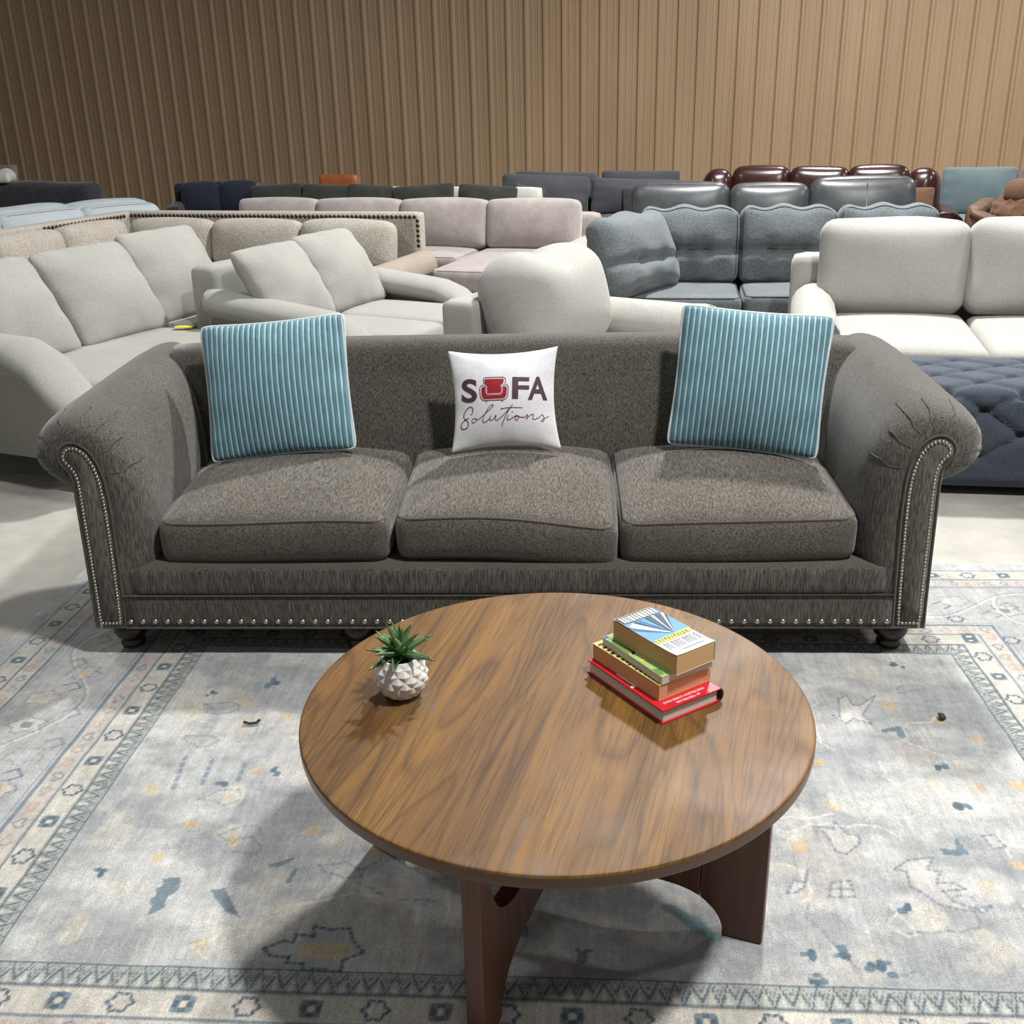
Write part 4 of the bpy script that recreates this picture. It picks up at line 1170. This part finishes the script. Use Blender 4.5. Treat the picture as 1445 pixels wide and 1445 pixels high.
feet(t, (-1.3,1.2), (-.9,.05), .08); feet(t, (-1.3,-.55), (-2.5,), .08)

# mauve velvet sectional with chaise
t = empty('mauve_sectional', (-.90,9.56,0), R(-17.5), 'mauve grey velvet corner sofa with chaise seat, behind the nailhead sofa', 'sofa')
box('back', -1.72, 1.74, .14, .34, .06, .74, 'mauve', t, .05, (20,6,8)); box('base', -1.66, 1.5, -.62, .14, .06, .30, 'mauve', t, .03); box('base', .80, 1.5, -1.34, -.62, .06, .30, 'mauve', t, .03)
for a, b in ((-1.6,-.80), (-.80,.0), (.0,.74)): seatc(t, 'mauve', a, b, -.66, .10, .29, .46, welt='mauve')
seatc(t, 'mauve', .78, 1.52, -1.40, .10, .29, .46, 8, 'mauve')
for i, (a, b) in enumerate(((-1.62,-.83), (-.82,-.01), (.0,.80), (.81,1.62))): back_cushion(t, 'mauve', a, b, .455, .41, .20, -.14, 8, 51+i, .05, .05)
roll_arm(t, 'pinkbeige', 1.64, .11, -.78, .16, .56, .06, 1, .13); roll_arm(t, 'mauve', -1.70, .10, -.70, .16, .56, .06, -1, .12)
feet(t, (-1.6,1.45), (-.55,.25), .06); feet(t, (.85,1.45), (-1.3,), .06)

# steel grey tufted sectional
t = empty('tufted_sectional', (1.5,7.0,0), R(-9), 'steel grey tweed corner sofa with button-tufted back cushions, behind the right teal pillow', 'sofa')
box('back', -.98, 1.36, .18, .36, .06, .80, 'steel', t, .04, (20,6,8)); box('back', -1.02, -.86, -.78, .36, .06, .62, 'steel', t, .04, (6,16,8))
box('base', -.88, .06, -.52, .18, .06, .32, 'steel', t, .03); box('base', .06, 1.3, -.46, .18, .06, .30, 'steel', t, .03)
seatc(t, 'steel', -.86, .05, -.58, .12, .31, .465, 2, 'steel_dark', .012); seatc(t, 'steel', .07, .68, -.52, .12, .29, .465, 3, 'steel_dark', .015); seatc(t, 'steel', .69, 1.3, -.52, .12, .29, .465, 4, 'steel_dark', .015)

for i, (a, b) in enumerate(((-.60,.045), (.06,.67), (.69,1.30))):
    w = b-a; fn = tuft_row(w, .48, -.03, .062, 3, .36)
    o = back_cushion(t, 'steel', a, b, .46, .48, .20, -.03, 9, 61+i, .065, .05, 'steel_dark', fn, (24,8,28), .005)
    pos = ((a+b)/2, -.03+math.sin(R(9))*.24+.07, .46+math.cos(R(9))*.24)
    add_buttons(o, w, .2+.08, .48, -.03, 3, .36, pos, (R(-9),0,0), 'steel_dark', .088)
fn = tuft_row(.80, .50, -.06, .05, 2, .3)
cushion('back_cushion', t, 'steel', .84, .18, .50, (-.62,-.36,.70), (R(-20),R(3),R(62)), .085, (26,8,28), (.01,.06,.02), .018, 17, 66, fn)
feet(t, (-.85,1.25), (-.4,.3), .06)

# cream sofa on the right
t = empty('cream_sofa', (1.9,5.82,0), R(-15), 'cream sofa with plump loose back cushions, right side behind the navy ottoman', 'sofa')
box('back', -.30, 2.3, .10, .32, .08, .77, 'cream', t, .05, (16,6,8)); box('base', -.2, 2.2, -.90, .12, .08, .29, 'cream', t, .03)
seatc(t, 'cream', -.10, .635, -.96, .02, .28, .475, 3, None, .035, .05); seatc(t, 'cream', .645, 1.40, -.96, .02, .28, .475, 4, None, .035, .05); seatc(t, 'cream', 1.41, 2.15, -.96, .02, .28, .475, 5, None, .035, .05)
for i, (a, b) in enumerate(((-.15,.625), (.63,1.40), (1.41,2.16))): back_cushion(t, 'cream', a, b, .475, .50, .24, -.09, 12, 71+i, .075, .085, None, lambda o, q: o+wob(o, 15, 77)*.012, (24,10,24), .018)
roll_arm(t, 'cream', -.15, .115, -.96, .12, .62, .08, -1, .12); roll_arm(t, 'cream', 2.26, .115, -.96, .12, .62, .08, 1, .12)
feet(t, (-.2,2.2), (-.85,.2), .08)
# cream armchair
t = empty('cream_armchair', (.20,5.06,0), R(56), 'cream armchair with one fat loose back cushion, behind the middle of the charcoal sofa', 'armchair')
box('back', -.40, .62, .16, .36, .08, .74, 'cream', t, .03, (10,6,10)); box('base', -.38, .46, -.62, .18, .08, .30, 'cream', t, .03)
seatc(t, 'cream', -.34, .40, -.66, .12, .29, .47, 3, None, .03, .05)
cushion('back_cushion', t, 'cream', .74, .34, .50, (.02,.02,.685), (R(-16),R(0),0), .14, (20,12,20), (.03,.07,.03), .018, 7, 81, lambda o, q: o+np.stack([0*q[:,0], 0*q[:,0], -.045*np.exp(-((q[:,0]+.12)/.28)**2)*np.clip(q[:,2],0,1)], -1))
roll_arm(t, 'cream', -.44, .10, -.66, .20, .58, .08, -1, .11); roll_arm(t, 'cream', .52, .15, -.62, .20, .645, .08, 1, .16)
feet(t, (-.4,.5), (-.55,.3), .08)

# navy tufted ottoman
t = empty('tufted_ottoman', (1.86,4.415,0), R(-9.5), 'large slate navy button-tufted ottoman, right of the charcoal sofa', 'ottoman')
OW, OD, OZ0, OZ1 = 1.5, .63, .035, .46; PX, PY = .31, .20
def tuftfn(o, q):
    o = o.copy(); H = A([OW, OD, OZ1-OZ0])/2
    x, y, z = o[:,0], o[:,1], o[:,2]
    b = np.where(q[:,2] > .86, (y+H[1])+.0, -(H[2]-z)); a = x/PX; bb = b/PY-.10
    s, u_ = (a+bb)/1., (a-bb)/1.
    ds, dt_ = np.abs(s-np.round(s)), np.abs(u_-np.round(u_)); m = np.minimum(ds, dt_)
    act = np.where((q[:,2] > .86), 1, np.where(q[:,1] < -.86, np.clip((z+H[2]-.10)/.12, 0, 1), np.where(q[:,1] > .9, 0, 0)))
    near = np.exp(-(ds**2+dt_**2)/.012)
    dip = .030*np.exp(-m/.07)+.045*near-.012
    o[:,2] -= act*np.where(q[:,2] > .86, dip, 0)*1.0; o[:,1] += act*np.where((q[:,1] < -.86) & (q[:,2] <= .86), dip, 0)
    return o
def dense_grid():
    V, F = soft(OW, OD, OZ1-OZ0, .06, (110,60,40), (0,.01,.01), 0, 1, 1, tuftfn); return V, F
V, F = dense_grid(); ot = mk('upholstery', V+A([0,0,(OZ0+OZ1)/2]), F, 'navytuft', t)
zt_, yf_ = OZ1, -OD/2
for ia in range(-8, 9):
    for ib in range(-8, 12):
        s, u_ = ia, ib; a = (s+u_)/2; bb = (s-u_)/2
        x, b = a*PX, (bb+.10)*PY
        if abs(x) > OW/2-.06: continue
        if .04 < b < OD-.05: mk('button', xf(nail_mesh('b', .012, 'x')[0], (R(-90),0,0), (x, yf_+b, zt_-.052)), nail_mesh('b', .012, 'x')[1], 'navytuft', t)
        elif -.30 < b < -.02: mk('button', nail_mesh('b', .012, 'x')[0]+A([x, yf_+.050, zt_+b]), nail_mesh('b', .012, 'x')[1], 'navytuft', t)
feet(t, (-.68,.68), (-.27,.27), .036)

# grey leather recliner sofa
t = empty('leather_sofa', (2.25,9.15,0), R(-11), 'smooth grey leather sofa with padded headrests, behind the steel grey corner sofa', 'sofa')
box('base', -1.2, 1.24, -.75, .30, .05, .32, 'greyleather', t, .03); box('back', -1.18, 1.22, .14, .38, .05, .80, 'greyleather', t, .06)
for i, (a, b) in enumerate(((-1.16,-.325), (-.315,.345), (.355,1.20))):
    seatc(t, 'greyleather', a, b, -.78, .05, .31, .48, i)
    back_cushion(t, 'greyleather', a, b, .47, (.49,.475,.52)[i], .24, -.08, 10, 91+i, .05, .085, 'greyleather', None, (14,8,14), .004)
tube('seam', [(.80,-.145,.70),(.80,-.06,.95)], .004, 'panelgrey', t)
for x in (-1.17, 1.30): box('arm', x-.08, x+.08, -.70, .32, .05, .64, 'greyleather', t, .06)
feet(t, (-1.15,1.15), (-.7,.3), .05)
# burgundy leather sofa
t = empty('burgundy_leather_sofa', (3.08,10.55,0), R(-19), 'glossy burgundy leather sofa with rolled padded top, behind the grey leather sofa', 'sofa')
box('base', -1.05, 1.05, -.8, .25, .05, .32, 'burgundy', t, .04); box('back', -1.0, 1.0, .10, .34, .05, .80, 'burgundy', t, .08)
for i, (a, b) in enumerate(((-.83,-.265), (-.275,.285), (.275,.83))):
    seatc(t, 'burgundy', a, b, -.82, .0, .31, .48, i); back_cushion(t, 'burgundy', a, b, .47, .53, .28, -.12, 8, 95+i, .03, .085, None, None, (14,8,14), .012)
for sg in (-1, 1):
    cushion('back_wing', t, 'burgundy', .26, .40, .60, (sg*.97,-.02,.66), (R(-8),0,R(-12*sg)), .09, (10,10,12), (.03,.03,.03), .01, 9, 5)
    roll_arm(t, 'burgundy', sg*1.14, .13, -.85, .05, .66, .05, sg, .16)
feet(t, (-.9,.9), (-.75,.25), .05)
p = empty('brown_pillow', (3.70,9.72,.50), R(-19), 'plain brown pillow at the right end of the burgundy leather sofa', 'pillow')
pil_cushion(p, 'brownfab', -.2, .2, 0, .36, .14, 0, 14, 5, .04, 0, 'pillow_cover')
# slate blue sofa
t = empty('slate_blue_sofa', (5.26,11.03,0), R(-14), 'slate blue sofa with square back cushions, far right beyond the burgundy leather sofa', 'sofa')
box('base', -.8, 1.3, -.8, .2, .1, .32, 'slate', t, .02); box('back', -.85, 1.4, .12, .26, .1, .78, 'slate', t, .02)
for i, (a, b) in enumerate(((-.72,.02), (.04,.80))): pil_cushion(t, 'slate', a, b, .46, .48, .20, -.02, 10, 101+i, .02)
for a, b in ((-.74,.02), (.03,.8)): seatc(t, 'slate', a, b, -.82, .08, .31, .46)
for sg, x in ((-1,-.84), (1,1.35)): box('arm', x-.07, x+.07, -.8, .2, .1, .58, 'slate', t, .03)
feet(t, (-.75,1.25), (-.7,.15), .1)
# brown chair and jacket
t = empty('brown_chair', (4.35,8.92,0), R(60), 'low tan brown chair half hidden behind the cream sofa, far right', 'chair')
box('seat', -.38, .38, -.38, .30, .26, .44, 'brownleather', t, .05)
box('back', -.46, .46, .26, .40, .2, .77, 'brownleather', t, .05)
for sg in (-1, 1): 
    sock_arm(t, 'brownleather', sg*.42, .06, -.40, .36, lambda u: .50+.26*u, .2, sg)
for sx in (-.36,.36):
    for sy in (-.32,.30): foot(t, sx, sy, .21, 'footdark', .02)
def jk(o, q):
    f = wob(o, 30, 9); return o+(1-2*np.abs(f)**.6)*.022*np.sign(o)+wob(o, 12, 4)*.03
V, F = soft(.42,.38,.34,.13,(26,22,20),(.02,.02,.06),.02,11,5,jk)
J = empty('brown_jacket', (4.34,8.88,.455), .3, 'crumpled brown jacket heaped on the low brown chair', 'jacket')
mk('jacket_body', V+A([0,0,.175]), F, 'brownfab', J)
V, F = soft(.30,.24,.16,.07,(14,12,10),(.01,.01,.03),.012,16,8); mk('hood', V+A([-.02,.0,.40]), F, 'brownfab', J)
V, F = tube_vf(spline([(-.12,-.19,.36),(.0,-.215,.30),(.12,-.20,.34),(.22,-.12,.24),(.26,.0,.10)], 8), .04, 8); mk('sleeve', V, F, 'brownfab', J)

# charcoal sofa at the far wall, middle
MX, MY, MA = .95, 12.25, R(-8)
t = empty('charcoal_sofa', (MX,MY,0), MA, 'charcoal fabric sofa with big loose cushions and small pillows, far behind the mauve corner sofa', 'sofa')
box('base', -1.1, 1.3, -.85, .3, .06, .32, 'charcoal', t, .03); box('back', -1.0, 1.25, .14, .36, .06, .72, 'charcoal', t, .04)
for i, (a, b, h_) in enumerate(((-.98,.03,.455), (.04,1.05,.40))): pil_cushion(t, 'charcoal', a, b, .455, h_, .24, -.20, 14, 111+i, .03, R((3,2)[i]))
for i, (a, b) in enumerate(((-.86,.10), (.14,1.05))): pil_cushion(t, 'charcoal', a, b, .50, .42, .16, .10, 6, 121+i, .03, R((2,1)[i]))
for a, b in ((-1.0,.03), (.04,1.08)): seatc(t, 'charcoal', a, b, -.88, .1, .31, .46)
for x in (-1.1,1.20): box('arm', x-.11, x+.11, -.85, .3, .06, .60, 'charcoal', t, .06)
feet(t, (-1.0,1.2), (-.8,.25), .06)
for k, (x, y_, rz_, lb) in enumerate(((-.62,-.46,20,'small charcoal pillow on the left half of the charcoal sofa'), (.55,-.44,-25,'small charcoal pillow at the right of the charcoal sofa beside the grey leather sofa'))):
    ca_, sa_ = math.cos(MA), math.sin(MA); wx, wy = MX+ca_*x-sa_*y_, MY+sa_*x+ca_*y_
    p = empty('charcoal_pillow', (wx,wy,.475), MA+R(rz_), lb, 'pillow', 'small charcoal pillows'); pil_cushion(p, 'charcoal', -.18, .18, 0, .34, .13, 0, 16, 130+k, .06, R(14-26*k), 'pillow_cover')
# dark olive sofa with a pale frame
t = empty('olive_sofa', (-1.42,11.45,0), R(-22), 'long pale framed sofa with a row of dark olive cushions, far back left', 'sofa')
box('base', -1.6, 1.7, -.8, .3, .06, .32, 'offwhite', t, .03); box('back', -.1, 1.82, .20, .36, .06, .84, 'offwhite', t, .03); box('back', -1.6, -.1, .22, .36, .06, .74, 'offwhite', t, .03)
for i, (a, b) in enumerate(((-1.50,-.82), (-.84,-.24), (-.27,.28), (.27,1.0), (1.02,1.68))): pil_cushion(t, 'olive', a, b, .455, .44, .24, -.10, 12, 141+i, .03, R((-3,2,3,-4,3)[i]))
for a, b in ((-1.5,-.5), (-.49,.55), (.56,1.6)): seatc(t, 'olive', a, b, -.82, .12, .31, .46)
feet(t, (-1.5,1.6), (-.75,.25), .06)
# orange leather chair and stool
t = empty('orange_leather_chair', (-2.08,13.0,0), R(-14), 'orange tan leather chair back showing above the dark olive cushions', 'chair')
box('seat', -.28, .28, -.40, .22, .28, .44, 'orange', t, .05); box('back', -.25, .25, .18, .28, .3, .90, 'orange', t, .04)
for sx in (-.22,.22):
    for sy in (-.34,.2): foot(t, sx, sy, .29, 'footdark', .02)
t = empty('orange_leather_stool', (-2.47,10.74,0), R(10), 'orange tan leather stool showing in front of the navy sofa', 'stool')
box('seat', -.13, .13, -.13, .13, .6, .81, 'orange', t, .04)
for sx in (-.09,.09):
    for sy in (-.09,.09): foot(t, sx, sy, .61, 'footdark', .018)
# navy sofa
t = empty('navy_sofa', (-3.52,13.35,0), R(12), 'dark navy sofa standing alone by the far wall, left of centre', 'sofa')
box('base', -.55, .55, -.8, .3, .06, .34, 'navy', t, .04); box('back', -.56, .44, .12, .36, .06, .83, 'navy', t, .05, (16,6,8), wr=.012)
for i, (a, b) in enumerate(((-.46,-.02), (.0,.44))): back_cushion(t, 'navy', a, b, .46, .38, .2, -.12, 10, 151+i, .05, .07)
box('arm', .42, .62, -.8, .34, .06, .80, 'navy', t, .06); box('arm', -.62, -.44, -.8, .3, .06, .62, 'navy', t, .06)
seatc(t, 'navy', -.44, .42, -.84, .05, .33, .48)
feet(t, (-.5,.5), (-.7,.25), .06)
# pale blue sofa
t = empty('pale_blue_sofa', (-4.08,10.22,0), R(51), 'pale blue sofa with soft slumped cushions, far left behind the nailhead sofa', 'sofa')
box('base', -1.6, .85, -.62, .3, .06, .32, 'paleblue', t, .03); box('back', -1.65, .9, .14, .36, .06, .70, 'paleblue', t, .06)
for i, (a, b) in enumerate(((-1.6,-.78), (-.80,.06), (.04,.86))):
    back_cushion(t, 'paleblue', a, b, .46, .34, .24, -.10, 12, 161+i, .05, .09, 'panelgrey', None, (14,8,14), .018)
    cushion('top_pad', t, 'paleblue', b-a, .30, .11, ((a+b)/2,.24,.76), (R(8),0,0), .05, (12,8,5), (.01,.01,.03), .014, 8, 170+i)
    seatc(t, 'paleblue', a, b, -.64, .1, .31, .46)
for x in (-1.72,.96): box('arm', x-.09, x+.09, -.62, .3, .06, .6, 'paleblue', t, .06)
feet(t, (-1.55,.8), (-.55,.25), .06)
# dark plush sofa
t = empty('dark_plush_sofa', (-5.98,13.1,0), R(-12), 'charcoal plush covered sofa, far left against the ribbed wall', 'sofa')
box('base', -1.4, .95, -.8, .3, .06, .34, 'darkfur', t, .04)
box('back', -1.4, 1.0, .05, .40, .06, .88, 'darkfur', t, .10, (30,8,14), (0,.02,.02), .02, 4, 11)
for sx in (-1.4, .86): box('arm', sx, sx+.2, -.8, .1, .06, .62, 'darkfur', t, .08)
seatc(t, 'darkfur', -1.2, .85, -.82, .05, .33, .48, 6)
feet(t, (-1.3,.9), (-.7,.25), .06)
# leaning board and cloth
t = box('leaning_board', -.55, .40, -.03, .03, .0, 1.06, 'panelgrey', None, .004, (6,2,6), rot=None); t.location = (-6.93,14.5,.0); t.rotation_euler = (R(-6),0,R(-10))
tag(t, 'flat grey board standing upright behind the dark plush sofa, far left', 'board')
V, F = soft(.36,.24,.12,.045,(18,12,8),(.01,.01,.02),.03,22,3)
t = mk('white_cloth', V+A([0,0,.10]), F, 'whitecloth', loc=(-6.20,13.30,.86)); tag(t, 'bundled white cloth on the dark plush sofa, far left', 'cloth')
